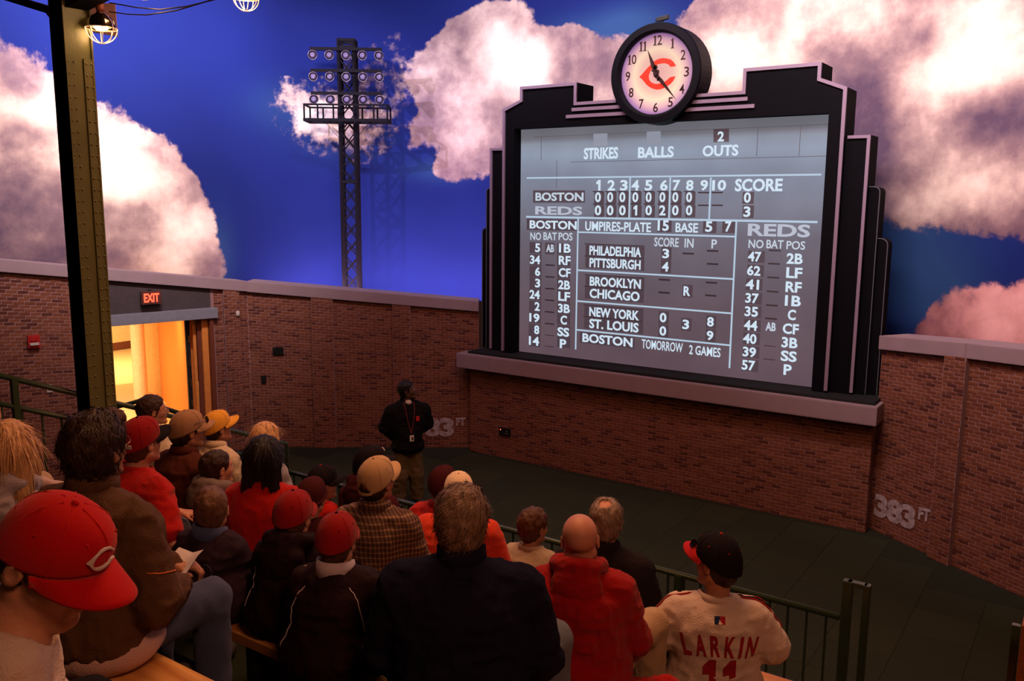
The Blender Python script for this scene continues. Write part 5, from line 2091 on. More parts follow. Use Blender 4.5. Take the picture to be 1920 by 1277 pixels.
def person(label, px, py, row, hs=1., dy=0., lean=6., yaw=None, pitch=4., roll=0., byaw=0., skin_m=None, top=None, legs=None, sw=.19, bulk=1.,
           hat=None, hr=None, arms=None, knees=None, nk=.112, face=False, vox=.012, hat_h=.012, group=None, twist=0., hands=True, extra=None, stand=None, st_fix=None, zoff=0., headx=0.):
    """one seated (or standing) person whose head top lies on the sight line of (px, py)"""
    global NPERS
    NPERS += 1
    seed = NPERS * 17
    top = dict(top or {})
    B = rotm(byaw)
    if stand is None:
        Y = ROWY[row] + dy
        zs = ROWZ[row] + SEATH
    else:
        Y = stand['y']; zs = 0.
    if yaw is None:
        yaw = 12.
    Hrot = rotm(yaw - byaw, pitch, roll)       # in the person's own frame
    ln = radians(lean)
    # solve torso scale from the head top
    st = 1.
    for _ in range(8):
        base = .11 if stand is None else stand['hip']
        neck = v3(headx, sin(ln) * .565 * st, base * (st if stand is None else 1) + cos(ln) * .565 * st)
        H = neck + rotm(0, -lean * .35) @ v3(0, .012, nk) * hs
        topl = H + Hrot @ v3(0, -.012, .118) * hs
        ht = topl + v3(0, 0, hat_h)
        P = aty(px, py, Y + (B @ ht)[1])
        need = P[2] - zs
        if stand is None:
            st += (need - ht[2]) / .67
        else:
            st += (need - ht[2]) / .62
        st = min(max(st, .55), 1.25)
        if st_fix:
            st = st_fix
    rootloc = v3(P[0] - (B @ ht)[0], Y, zs)
    skin_m = skin_m or SK1
    root = bpy.data.objects.new('person', None)  # placeholder replaced by the body mesh below
    sw = sw * (st * .5 + .5)
    up = v3(0, sin(ln), cos(ln))
    pel = v3(0, 0, base * (st if stand is None else 1))
    SP = lambda h, x=0, y=0: pel + up * h * st + v3(x, y, 0)
    S = {-1: SP(.43, -sw + .012), 1: SP(.43, sw - .012)}
    A = arms or {}
    E, W = {}, {}
    for s_ in (-1, 1):
        a = A.get(s_)
        if a:
            E[s_] = v3(*a[0]) * v3(1, 1, 1); W[s_] = v3(*a[1])
        else:
            E[s_] = v3(s_ * (sw + .055), .055 + sin(ln) * .25, pel[2] + .155 * st)
            W[s_] = v3(s_ * .11, .30 * st + .02, pel[2] + .085 * st)
    # ---------------- legs
    if stand is None:
        kn = {s_: v3(s_ * .135, .43 * min(st, 1.0), .085) for s_ in (-1, 1)}
        if knees:
            for s_ in knees: kn[s_] = v3(*knees[s_])
        hipj = {s_: v3(s_ * .085, .03, .085) for s_ in (-1, 1)}
        an = {s_: v3(kn[s_][0] * 1.02, kn[s_][1] - .01, -SEATH + .075) for s_ in (-1, 1)}
        toe = {s_: an[s_] + v3(s_ * .015, .15, -.035) for s_ in (-1, 1)}
    else:
        hipj = {s_: v3(s_ * .09, 0, base - .02) for s_ in (-1, 1)}
        kn = {s_: v3(s_ * .115, .02, base * .52) for s_ in (-1, 1)}
        an = {s_: v3(s_ * .13, -.01, .085) for s_ in (-1, 1)}
        toe = {s_: an[s_] + v3(s_ * .03, .15, -.045) for s_ in (-1, 1)}
    # ---------------- body mesh (skin)
    zmin = -SEATH if stand is None else 0.
    allp = [H, *S.values(), *E.values(), *W.values(), *kn.values(), *toe.values()]
    lo = np.min(allp, 0) - .13; hi = np.max(allp, 0) + .16
    lo[2] = zmin - .02
    fz = .0062 if vox < .012 else .0075
    if vox < .008: fz = .0048
    # body grid: refine around the head
    gx = grid(lo[0], hi[0], vox, (H[0] - .10, H[0] + .10, fz)); gy = grid(lo[1], hi[1], vox, (H[1] - .12, H[1] + .13, fz)); gz = grid(lo[2], hi[2], vox, (H[2] - .13, H[2] + .13, fz))
    F = Field(gx, gy, gz)
    F.ell(SP(.33), v3(sw * .80, .085 * bulk, .17 * st), .04)
    F.ell(SP(.12), v3(.12 * bulk, .095 * bulk, .16 * st), .05)
    F.ell(pel, v3(.14 * bulk, .11 * bulk, .09), .05)
    nb = neck + v3(0, -.028, -.045)
    for s_ in (-1, 1):
        F.cone(nb, S[s_], .040, .036, .04)
        F.cone(S[s_], E[s_], .036 * st + .004, .032 * st + .003, .02)
        F.cone(E[s_], W[s_], .034 * st + .004, .0245 * st + .003, .012)
        F.cone(hipj[s_], kn[s_], .062 * bulk, .045, .03)
        F.cone(kn[s_], an[s_], .044, .032, .02)
        F.cone(an[s_], toe[s_], .032, .024, .015)
        if hands:
            hn = A.get('n%d' % s_)
            add_hand(F, W[s_], E[s_], s_, A.get('curl', .45), min(1, .35 + .65 * st) * 1.0, hn)
    F.cone(SP(.46, 0, -.015), H + Hrot @ v3(0, -.018, -.055) * hs, .052 * hs + .006 * bulk, .050 * hs + .004 * (bulk - 1) * 4, .03)
    head_sdf(F, H, Hrot, hs, jowl=.006 * max(0, bulk - 1) * 3, child=hs < .93)
    body = F.obj('person', skin_m)
    bpy.data.objects.remove(root)
    root = body
    root.location = tuple(rootloc)
    root.rotation_euler = (0, 0, radians(byaw))
    tag(root, label, 'person', group)
    # ---------------- trousers and shoes
    lm = legs or CL['dark']
    gv = max(vox, .011)
    allp = [*hipj.values(), *kn.values(), *an.values()]
    lo = np.min(allp, 0) - .16; hi = np.max(allp, 0) + .14
    F = Field(grid(lo[0], hi[0], gv), grid(lo[1], hi[1], gv), grid(lo[2], hi[2], gv))
    F.ell(pel + v3(0, 0, -.005), v3(.185 * bulk, .145 * bulk, .115), .03)
    bag = stand['bag'] if stand else 0.
    for s_ in (-1, 1):
        F.cone(hipj[s_], kn[s_], .093 * bulk + bag * .3, .074 + bag, .04)
        F.cone(kn[s_], an[s_], .072 + bag, .060 + bag * 1.1, .025)
    F.noise(.006 + bag * .12, (.06, .07, .09), seed, True)
    if stand is None:
        F.plane((0, 0, .004), (0, 0, -1), .006) if False else None
    F.plane((0, 0, zmin + .065), (0, 0, -1), .004)
    tr = F.obj('trousers', lm, root)
    for s_ in (-1, 1):
        lo = np.minimum(an[s_], toe[s_]) - .10; hi = np.maximum(an[s_], toe[s_]) + .10
        F = Field(grid(lo[0], hi[0], .011), grid(lo[1], hi[1], .011), grid(lo[2], hi[2], .011))
        F.cone(an[s_] + v3(0, -.035, -.03), toe[s_], .043, .040, .02)
        F.cone(an[s_], an[s_] + v3(0, 0, .05), .045, .045, .03)
        F.plane((0, 0, zmin + .002), (0, 0, -1), .002)
        F.obj('shoe', CL['shoe'], root)
    # ---------------- upper garment
    e = top.get('e', .016)
    sl = top.get('sleeve', 'long')
    er = e + top.get('baggy', .0)
    allp = [*S.values(), *E.values(), *W.values(), pel, neck]
    lo = np.min(allp, 0) - .22; hi = np.max(allp, 0) + .16
    hi[1] += .12
    hem = top.get('hem', .018 if stand is None else base - .14)
    lo[2] = hem - .03
    gv = top.get('vox', max(vox * .9, .009))
    F = Field(grid(lo[0], hi[0], gv), grid(lo[1], hi[1], gv), grid(lo[2], hi[2], gv))
    F.ell(SP(.33, 0, -.008), v3(sw * .96 + er, .122 * bulk + er, .20 * st + er), .05)
    F.ell(SP(.15, 0, .01), v3((.158 + top.get('belly', 0)) * bulk + er, .135 * bulk + er + top.get('belly', 0), .19 * st), .06)
    F.ell(pel + v3(0, .0, .03), v3(.190 * bulk + er, .150 * bulk + er, .13), .06)
    for s_ in (-1, 1):
        F.cone(nb + v3(0, 0, -.012), S[s_] + v3(-s_ * .03, 0, .012), .050 + e * .5, .052 * bulk + e, .045)
        Ee, We = E[s_], W[s_]
        if sl == 'short':
            Em = S[s_] + (Ee - S[s_]) * .72
            F.cone(S[s_], Em, .050 * bulk + er, .048 * bulk + er, .03)
        else:
            F.cone(S[s_], Ee, (.050 * bulk + er * .8) * st ** .5, (.042 * bulk + er * .8) * st ** .5, .03)
            Wm = Ee + (We - Ee) * (.96 if sl == 'long' else .4)
            F.cone(Ee, Wm, (.041 * bulk + er * .8) * st ** .5, .032 + er * .6, .02)
    F.noise(top.get('fold', .007), (.075, .08, .05), seed + 1, True)
    F.noise(top.get('fold', .007) * .5, (.03, .03, .05), seed + 2, True)
    # neck opening
    nd = unit(H + Hrot @ v3(0, -.03, -.02) * hs - nb)
    F.cone(neck + nd * .0 + v3(0, .0, .012), neck + nd * .16, .064 * hs + .004, .075 * hs, .006, 's')
    F.plane((0, 0, hem), (0, 0, -1), .006)
    tp = F.obj(top.get('name', 'jacket'), top['m'], root)
    # collar
    ck_ = top.get('collar', 'crew')
    cr_ = (.069 * hs + .004)
    nc = neck + v3(0, -.012, -.004)
    if ck_ in ('stand', 'shirt', 'crew', 'turtle'):
        hgt = dict(stand=.052, shirt=.032, crew=.012, turtle=.06)[ck_] * hs
        wdt = dict(stand=.006, shirt=.0065, crew=.006, turtle=.008)[ck_]
        q = MB()
        vs, fs = [], []
        n = 36
        xa = unit(np.cross(nd, v3(0, 1, 0))); ya = np.cross(nd, xa); ya = ya if ya[1] > 0 else -ya
        gap = .30 if ck_ in ('stand', 'shirt') else 0.
        prof = [(cr_ + .004, -.022), (cr_ + .001, hgt * .6), (cr_ + .004, hgt), (cr_ + .004 + wdt, hgt - .002), (cr_ + .010 + wdt, -.022)]
        if ck_ == 'shirt':
            prof = [(cr_, -.02), (cr_ - .001, hgt), (cr_ + .006, hgt + .001), (cr_ + .018, -.008), (cr_ + .014, -.012)]
        for i in range(n + 1):
            ph = pi / 2 + gap + (2 * pi - 2 * gap) * i / n
            for r_, z_ in prof:
                drop = -.020 * max(0, sin(ph))
                vs.append(nc + (xa * cos(ph) + ya * sin(ph) * 1.02) * r_ + nd * (z_ + drop))
        K = len(prof)
        for i in range(n):
            for k in range(K):
                fs.append((i * K + k, i * K + (k + 1) % K, (i + 1) * K + (k + 1) % K, (i + 1) * K + k))
        fs.append(tuple(range(K))); fs.append(tuple(range(n * K, n * K + K))[::-1])
        co = mesh_obj('collar', vs, fs, top.get('mc', top['m']), tp, True)
    elif ck_ == 'hood':
        lo = neck - .22; hi = neck + .16
        F = Field(grid(lo[0], hi[0], .009), grid(lo[1] - .03, hi[1], .009), grid(lo[2], hi[2], .009))
        R = .082 * hs + .006
        pts = [nc + v3(cos(t) * R * 1.05, sin(t) * R - .006, .018 - .030 * sin(t)) for t in np.linspace(pi * .55, pi * 2.45, 15)]
        for a, b2 in zip(pts[:-1], pts[1:]):
            F.cone(a, b2, .032, .032, .015)
        F.ell(nc + v3(0, -.098, -.055), v3(.112, .058, .100), .03)
        F.ell(nc + v3(0, -.060, .012), v3(.060, .040, .030), .02, 's') if top.get('hoodopen', 1) else None
        F.noise(.007, (.05, .04, .035), seed + 7, True)
        F.cone(neck, neck + nd * .14, .060 * hs + .003, .066 * hs, .004, 's')
        F.obj('hood', top.get('mc', top['m']), tp)
    # ---------------- hair / hat / face details
    if hr:
        hair(root, H, Hrot, hs, hr['m'], hr.get('kind', 'short'), hr.get('th', .012), seed, hr.get('vox', .0055 if vox < .012 else .007), hr.get('capped', False), hr.get('strands', 0), hr.get('length', .2), hr.get('spot'), hr.get('part', 0.))
    if hat:
        h2 = dict(hat)
        hsc = h2.pop('scale', 1.)
        cap(root, H, Hrot, hs * hsc, **h2)
    if face:
        add_eyes(root, H, Hrot, hs)
    if extra:
        extra(root, dict(H=H, M=Hrot, hs=hs, S=S, E=E, W=W, neck=neck, nd=nd, nc=nc, cr=cr_, top=tp, st=st, SP=SP, pel=pel, B=B, loc=rootloc, sw=sw, kn=kn, tr=tr))
    root['_dbg'] = 1
    del root['_dbg']
    print('PERSON %-40s x=%.2f y=%.2f st=%.2f' % (label[:40], rootloc[0], rootloc[1], st))
    return root


def piping(J, segs, m, name='piping', r=.0025, side_from=None):
    """thin cord laid on the garment along rays cast from outside; segs in the person's frame"""
    from mathutils.bvhtree import BVHTree
    dg = bpy.context.evaluated_depsgraph_get()
    me = J['top'].data
    bt = BVHTree.FromPolygons([v.co[:] for v in me.vertices], [p.vertices[:] for p in me.polygons])
    cen = J['SP'](.25)
    for seg in segs:
        pts = []
        A_ = np.array(seg)
        u_ = np.linspace(0, len(seg) - 1, 8 * len(seg))
        seg = np.stack([np.interp(u_, range(len(seg)), A_[:, q_]) for q_ in range(3)], 1)
        for (x, y, z) in seg:
            o = Vector((x, y, z))
            hit = bt.find_nearest(o)
            if hit[0] is not None:
                pts.append(np.array(hit[0]) + np.array(hit[1]) * (r * .8))
        if len(pts) > 1:
            q = MB(); q.tube(pts, r, 6)
            o = q.build(name, m, J['top'], smooth=True)


def back_text(J, body, m, h0, width, height, arc=0., bold=.03, name='lettering', x0=0., hspan=.0, spacing=1.1, xo=0.):
    """letters wrapped on the back of the garment (curved baseline = arc)"""
    from mathutils.bvhtree import BVHTree
    me = J['top'].data
    bt = BVHTree.FromPolygons([v.co[:] for v in me.vertices], [p.vertices[:] for p in me.polygons])
    v, f = text_geom(body, bold, spacing)
    bm = bmesh.new()
    W_, H_ = v[:, 0].max(), v[:, 1].max()
    vv = [bm.verts.new(((a[0] / W_ - .5) * width + xo, 0, a[1] / H_ * height)) for a in v]
    bm.verts.ensure_lookup_table()
    for q in f:
        try:
            bm.faces.new([vv[i] for i in q])
        except ValueError:
            pass
    bm.normal_update()
    bmesh.ops.triangulate(bm, faces=bm.faces)
    bmesh.ops.subdivide_edges(bm, edges=[e for e in bm.edges if e.calc_length() > .02], cuts=2)
    bmesh.ops.triangulate(bm, faces=bm.faces)
    for w_ in bm.verts:
        x, z = w_.co.x, w_.co.z
        if arc:
            th = x / arc
            r = arc + z
            x2, z2 = r * sin(th), r * cos(th) - arc
        else:
            x2, z2 = x, z
        o = J['SP'](h0) + v3(x0 + x2, -.4, z2)
        hit = bt.ray_cast(Vector(o), Vector((0, 1, 0)))
        if hit[0] is not None:
            p = hit[0] + Vector((0, -.0055, 0))
        else:
            p = Vector(o) + Vector((0, .3, 0))
        w_.co = p
    me2 = bpy.data.meshes.new(name)
    bm.to_mesh(me2); bm.free()
    me2.materials.append(m)
    o = bpy.data.objects.new(name, me2); COL.objects.link(o); o.parent = J['top']
    return o


# ---- materials of clothes, skin, hair
SK1 = skin('skin_fair', (.50, .245, .155))
SK2 = skin('skin_tan', (.42, .19, .11))
SK3 = skin('skin_dark', (.085, .040, .026))
SK4 = skin('skin_pink', (.56, .25, .165))
CL = dict(
    dark=cloth('dark_trousers', (.016, .014, .018)), shoe=mat('shoe_dark', (.05, .045, .045), .5),
    jeans=cloth('blue_jeans', (.075, .098, .22), .9, .30, .7, 300), greyj=cloth('grey_blue_jeans', (.16, .19, .26), .9, .25, .6, 300),
    beige=cloth('beige_cotton', (.50, .36, .23)), khaki=cloth('khaki_trousers', (.125, .085, .042), .8, .15), lightgrey=cloth('light_grey_cotton', (.30, .29, .34)),
    red=cloth('red_cotton', (.40, .008, .008)), redtee=cloth('red_tee', (.46, .010, .008)), orange=cloth('red_orange_shirt', (.72, .055, .022)),
    hoodred=cloth('red_sweatshirt', (.36, .005, .006), .95, .12, .7, 240),
    navy=cloth('navy_fleece', (.012, .012, .032), .95, .25, .8, 220), maroonblack=cloth('black_cherry_nylon', (.020, .0085, .011), .6, .2),
    brown=cloth('brown_jacket', (.100, .050, .027), .7), brownshirt=cloth('dark_brown_shirt', (.085, .022, .014)),
    white=cloth('white_knit', (.66, .54, .47)), cream=cloth('cream_shirt', (.62, .50, .36)), pinkw=cloth('pale_pink_cotton', (.60, .42, .40)),
    greyhood=cloth('pale_grey_fleece', (.42, .37, .42)), plumblack=cloth('plum_black_jacket', (.030, .016, .026), .65, .2), charcoal=cloth('charcoal_jacket', (.020, .015, .017), .8),
    black=cloth('black_jacket', (.008, .007, .008), .8), bluecollar=cloth('blue_lining', (.07, .09, .22)), beigeknit=cloth('beige_jersey', (.45, .36, .26)),
    maroon=cloth('dark_maroon_fleece', (.055, .012, .016)), greycollar=cloth('grey_hood_lining', (.20, .16, .15)))
M_silver = cloth('silver_collar', (.55, .50, .62), .6, .1, .2)
M_pipe = mat('white_piping', (.62, .55, .62), .5, bump=0)
M_capred = cloth('cap_red', (.48, .003, .005), .85, .06, .35, 400)
M_capredd = cloth('cap_deep_red', (.30, .004, .007), .85, .06, .35, 400)
M_capblack = cloth('cap_black', (.012, .009, .012), .8, .1, .3, 400)
M_captan = cloth('cap_tan', (.52, .34, .18), .9, .1, .4, 300)
M_captan2 = cloth('cap_dark_tan', (.36, .20, .11), .9, .1, .4, 300)
M_capyel = cloth('cap_yellow', (.78, .38, .045), .9, .06, .3, 300)
M_capwhite = cloth('cap_cream', (.80, .62, .42), .85, .05, .3, 300)
M_capmar = cloth('cap_maroon', (.060, .012, .016), .9, .1, .4, 300)
M_emb = cloth('embroidery_white', (.72, .66, .66), .8, .05, .5, 500)
M_embr = cloth('embroidery_red', (.55, .02, .02), .8, .05, .5, 500)


def hairm(name, c):
    return mat(name, c, .5, 0, 60, .45, .6, 130, stretch=(1, 1, .15), spec=.3)


H_dkbrown = hairm('hair_dark_brown', (.035, .016, .010)); H_brown = hairm('hair_brown', (.085, .035, .018)); H_black = hairm('hair_black', (.010, .006, .006))
H_blonde = hairm('hair_blonde', (.62, .36, .17)); H_gray = hairm('hair_grey_brown', (.22, .14, .095)); H_gray2 = hairm('hair_grey', (.28, .20, .15)); H_afro = hairm('hair_short_black', (.007, .006, .006)); H_stub = hairm('hair_light_brown', (.14, .065, .035))
M_wire = mat('glasses_wire', (.35, .25, .18), .3, .8, bump=0)
M_blk = mat('glasses_black', (.01, .01, .012), .15, 0, bump=0, spec=.8)

# ======================= the crowd, near to far
# row A: boy in the red cap, face turned down to the right
person('boy in bright red cap with white C, head bowed, nearest at bottom left', 132, 936, 'A', hs=1.24, nk=.120, dy=-.03, lean=32, yaw=-70, pitch=-32, roll=2, byaw=-30, skin_m=SK1, sw=.15,
       top=dict(m=CL['white'], name='shirt', sleeve='long', collar='none'), legs=CL['dark'], hr=dict(m=H_black, th=.012, capped=True, vox=.004),
       hat=dict(m=M_capred, emblem=dict(m=M_emb, size=.29, t=.33, phi=.18), scale=.95, brim_up=.02), face=True, vox=.0078, hat_h=.018)


# row B
def brown_x(root, J):
    # orange piping across the sleeve, stand flap at the neck
    F = Field(grid(-.36, .36, .010), grid(-.26, .30, .010), grid(-.03, .2, .010))
    F.ell(J['pel'] + v3(.01, .02, -.01), v3(.256, .207, .118), .03)
    F.noise(.003, (.05, .05, .08), 31, True)
    F.plane((0, 0, .006), (0, 0, -1), .004)
    F.obj('shirt_tail', CL['pinkw'], root)
    m = mat('orange_cord', (.75, .18, .03), .6, bump=0)
    E, W, S = J['E'][1], J['W'][1], J['S'][1]
    a = S + (E - S) * .55
    piping(J, [[a + v3(.07, -.08, .03), a + v3(.09, -.02, .015), a + v3(.09, .05, .0), a + v3(.06, .09, -.02)]], m, 'orange_cord', .002)
    glasses(root, J['H'], J['M'], J['hs'], M_wire)


brown_sh = person('man in brown jacket and jeans with thick dark hair, holding a white paper', 168, 775, 'B', hs=1.04, dy=-.03, lean=8, yaw=24, pitch=6, byaw=12, skin_m=SK2, sw=.225, bulk=1.12,
                  top=dict(m=CL['brown'], collar='stand', e=.026, fold=.010, baggy=.008, belly=.02, hem=.07), legs=CL['jeans'], arms={1: ((.29, .04, .25), (.15, .27, .19)), -1: ((-.26, .10, .26), (.04, .36, .22)), 'curl': .8},
                  knees={1: (.21, .38, .11), -1: (-.14, .45, .10)}, hr=dict(m=H_dkbrown, th=.024, strands=1500, vox=.0055, part=.03), face=True, vox=.0085, hat_h=.02, extra=brown_x)
person('woman with straight blonde hair and pale hooded top at the left edge', 12, 790, 'B', hs=1.0, dy=.0, lean=4, yaw=52, pitch=0, byaw=20, skin_m=SK1, sw=.175,
       top=dict(m=CL['greyhood'], collar='hood', name='hooded_top'), legs=CL['jeans'], hr=dict(m=H_blonde, kind='long', th=.016, length=.17, strands=900), vox=.012, hat_h=.014)

# row C
person('person in pale pink shirt cut by the left edge, behind the blonde woman', -38, 742, 'C', hs=1.0, lean=6, yaw=20, skin_m=SK4, sw=.20,
       top=dict(m=CL['pinkw'], name='shirt', collar='crew'), legs=CL['beige'], arms={1: ((.34, .16, .16), (.46, .40, .06)), 'curl': .3}, hr=dict(m=H_gray2, th=.008), hat_h=.01)


def redcap_x(root, J):
    q = MB(off=J['H'])
    c = J['H'] + J['M'] @ (crown_pt(pi * .88, .22, .002) * J['hs'])
    q.obox(c, J['M'] @ v3(.018, .006, 0), J['M'] @ v3(0, 0, .010), J['M'] @ v3(.001, -.002, 0))
    o = q.build('cap_mark', M_emb, root); o.location = tuple(J['H'])


person('heavy person in red cap with black brim and red tee, arm bare', 256, 786, 'C', hs=.98, dy=-.06, lean=10, yaw=10, pitch=4, byaw=0, skin_m=SK4, sw=.205, bulk=1.12,
       top=dict(m=CL['redtee'], name='tee_shirt', sleeve='short', collar='crew', belly=.01, e=.018, hem=.07), legs=CL['greyj'], hr=dict(m=H_brown, th=.008, capped=True),
       hat=dict(m=M_capredd, m_brim=M_capblack, m_button=M_capblack, brim_up=.12), face=True, vox=.010, hat_h=.012, extra=redcap_x, arms={1: ((.345, .02, .23), (.33, .27, .17)), -1: ((-.28, .12, .26), (-.1, .36, .2))})


def blueboy_x(root, J):
    pass


person('boy with cropped brown hair and dark plum jacket with blue collar', 394, 914, 'C', hs=.90, dy=-.10, lean=6, yaw=44, pitch=0, byaw=22, skin_m=SK1, sw=.165,
       top=dict(m=CL['plumblack'], collar='stand', mc=CL['bluecollar'], e=.022, fold=.009), legs=CL['dark'], hr=dict(m=H_stub, th=.005, vox=.005), vox=.0105, hat_h=.004,
       extra=lambda root, J: piping(J, [[J['SP'](.42, .045, -.10), J['SP'](.36, .09, -.14), J['SP'](.26, .12, -.16)], [J['SP'](.42, -.02, -.12), J['SP'](.34, -.03, -.16), J['SP'](.26, -.035, -.17)]], CL['bluecollar'], 'back_seam', .002))


def kid_x(two):
    def fn(root, J):
        sp = J['SP']
        segs = [[sp(.47, s_ * .075, -.06), sp(.42, s_ * .115, -.09), sp(.34, s_ * .140, -.10), sp(.24, s_ * .165, -.10), sp(.12, s_ * .185, -.10)] for s_ in ((1, -1) if two else (1, -1))]
        segs += [[sp(.45, s_ * .035, -.10), sp(.38, s_ * .055, -.14), sp(.28, s_ * .085, -.16)] for s_ in ((1,) if two else ())]
        segs += [[sp(.47, s_ * .09, .02), sp(.44, s_ * .15, -.0), sp(.38, s_ * .19, -.0)] for s_ in (1, -1)]
        piping(J, segs, M_pipe, 'white_piping', .0022)
    return fn


person('boy in red cap and dark jacket, further left of the two, hood down his back', 548, 920, 'C', hs=.90, dy=.02, lean=5, yaw=22, pitch=-4, byaw=22, skin_m=SK1, sw=.170, bulk=1.02,
       top=dict(m=CL['maroonblack'], collar='hood', e=.022, fold=.008), legs=CL['dark'], hr=dict(m=H_brown, th=.006, capped=True),
       hat=dict(m=M_capredd, emblem=dict(m=M_emb, size=.22, t=.38), m_button=M_capblack), vox=.0105, hat_h=.018, extra=kid_x(False))
person('boy in red cap and dark jacket with wide silver collar and curved white piping', 630, 962, 'C', hs=.88, dy=-.12, lean=4, yaw=28, pitch=-3, byaw=24, skin_m=SK1, sw=.180, bulk=1.08,
       top=dict(m=CL['maroonblack'], collar='stand', mc=M_silver, e=.024, fold=.008), legs=CL['dark'], hr=dict(m=H_brown, th=.006, capped=True),
       hat=dict(m=M_capredd, emblem=dict(m=M_emb, size=.22, t=.38), m_button=M_capblack), vox=.0105, hat_h=.018, extra=kid_x(True))
person('large grey-haired man in plain navy jacket seen from behind, front and centre', 866, 911, 'C', hs=1.04, dy=-.14, lean=6, yaw=30, pitch=-2, byaw=32, skin_m=SK2, sw=.235, bulk=1.22,
       top=dict(m=CL['navy'], collar='stand', e=.030, fold=.009, baggy=.006), legs=CL['greyj'], knees={1: (.33, .40, .15), -1: (-.14, .43, .09)}, hr=dict(m=H_gray, th=.018, strands=1500, vox=.0055, part=-.04), vox=.010, hat_h=.016)

# row D
person('person with messy brown hair in a red shirt behind the man in brown', 203, 766, 'D', hs=1.0, lean=6, yaw=0, skin_m=SK1, sw=.19,
       top=dict(m=CL['red'], name='shirt', collar='crew'), legs=CL['jeans'], hr=dict(m=H_brown, th=.022, strands=700), hat_h=.02)
person('man in tan cap with sunglasses on it and dark brown shirt', 345, 772, 'D', hs=1.0, dy=.02, lean=8, yaw=-8, pitch=2, byaw=0, skin_m=SK2, sw=.205, bulk=1.1,
       top=dict(m=CL['brownshirt'], name='shirt', collar='shirt', e=.022), legs=CL['dark'], hr=dict(m=H_dkbrown, th=.012, capped=True), hat=dict(m=M_captan2), face=True, hat_h=.012, vox=.0115,
       extra=lambda root, J: glasses(root, J['H'] + J['M'] @ v3(0, .008, .055), J['M'], J['hs'] * 1.06, M_blk, dark=True))
person('small boy with brown hair and grey hood in front of the yellow cap', 402, 845, 'D', hs=.90, dy=-.1, lean=6, yaw=-8, pitch=2, skin_m=SK1, sw=.15,
       top=dict(m=CL['maroon'], collar='hood', mc=CL['greycollar'], name='hooded_top'), legs=CL['dark'], hr=dict(m=H_dkbrown, th=.009), hat_h=.006, face=True, vox=.0115)
person('woman with long black hair in a red tee, seen from behind', 492, 818, 'D', hs=1.0, dy=-.08, lean=5, yaw=34, pitch=0, byaw=26, skin_m=SK2, sw=.195, bulk=1.08,
       top=dict(m=CL['redtee'], name='tee_shirt', sleeve='short', collar='crew', e=.020), legs=CL['jeans'], hr=dict(m=H_black, kind='long', th=.022, length=.24, strands=900), hat_h=.018)
person('child in dark maroon knit hat between the red caps and the plaid shirt', 581, 908, 'D', hs=.90, dy=.08, lean=5, yaw=20, skin_m=SK1, sw=.15,
       top=dict(m=CL['maroon'], name='jacket', collar='crew'), legs=CL['dark'], hat=dict(m=M_capmar, beanie=True), hr=dict(m=H_brown, th=.005, capped=True), hat_h=.014)

# plaid cloth
m, nt, b = nodes('brown_plaid')
tc = N(nt, 'ShaderNodeTexCoord')
wv = []
sp = N(nt, 'ShaderNodeSeparateXYZ'); nt.links.new(tc.outputs['Object'], sp.inputs[0])
for ch, w_ in ((0, 230), (2, 230)):
    a = N(nt, 'ShaderNodeMath', operation='MULTIPLY'); a.inputs[1].default_value = w_
    if ch == 0:
        ad = N(nt, 'ShaderNodeMath', operation='ADD'); nt.links.new(sp.outputs[0], ad.inputs[0]); nt.links.new(sp.outputs[1], ad.inputs[1]); nt.links.new(ad.outputs[0], a.inputs[0])
    else:
        nt.links.new(sp.outputs[2], a.inputs[0])
    s_ = N(nt, 'ShaderNodeMath', operation='SINE'); nt.links.new(a.outputs[0], s_.inputs[0])
    g = N(nt, 'ShaderNodeMath', operation='GREATER_THAN'); g.inputs[1].default_value = .62; nt.links.new(s_.outputs[0], g.inputs[0]); wv.append(g)
ad = N(nt, 'ShaderNodeMath', operation='ADD'); nt.links.new(wv[0].outputs[0], ad.inputs[0]); nt.links.new(wv[1].outputs[0], ad.inputs[1])
cr = N(nt, 'ShaderNodeValToRGB'); cr.color_ramp.interpolation = 'CONSTANT'
e = cr.color_ramp.elements
e[0].position, e[0].color = 0, (.060, .024, .016, 1)
e[1].position, e[1].color = .75, (.34, .22, .13, 1)
x = e.new(.4); x.color = (.17, .085, .05, 1)
dv = N(nt, 'ShaderNodeMath', operation='MULTIPLY'); dv.inputs[1].default_value = .5; nt.links.new(ad.outputs[0], dv.inputs[0])
nt.links.new(dv.outputs[0], cr.inputs[0]); nt.links.new(cr.outputs[0], b.inputs['Base Color']); b.inputs['Roughness'].default_value = .85
M_plaid = m
person('man in tan cap and brown plaid shirt, seen from behind', 700, 862, 'D', hs=1.0, dy=.04, lean=7, yaw=8, pitch=8, byaw=18, skin_m=SK2, sw=.215, bulk=1.12,
       top=dict(m=M_plaid, name='plaid_shirt', collar='shirt', e=.022, fold=.009), legs=CL['beige'], hr=dict(m=H_dkbrown, th=.008, capped=True), hat=dict(m=M_captan, strap=True, brim_up=.10), hat_h=.014, vox=.011)
person('bald man in bright red hooded sweatshirt, seen from behind', 1086, 966, 'D', hs=.99, dy=-.02, lean=5, yaw=30, pitch=-2, byaw=24, roll=-3, skin_m=SK4, sw=.215, bulk=1.15,
       top=dict(m=CL['hoodred'], collar='hood', e=.026, fold=.009, baggy=.004, name='hooded_sweatshirt'), legs=CL['beige'], knees={1: (.32, .36, .16), -1: (-.13, .43, .09)}, vox=.0095, hat_h=.0)

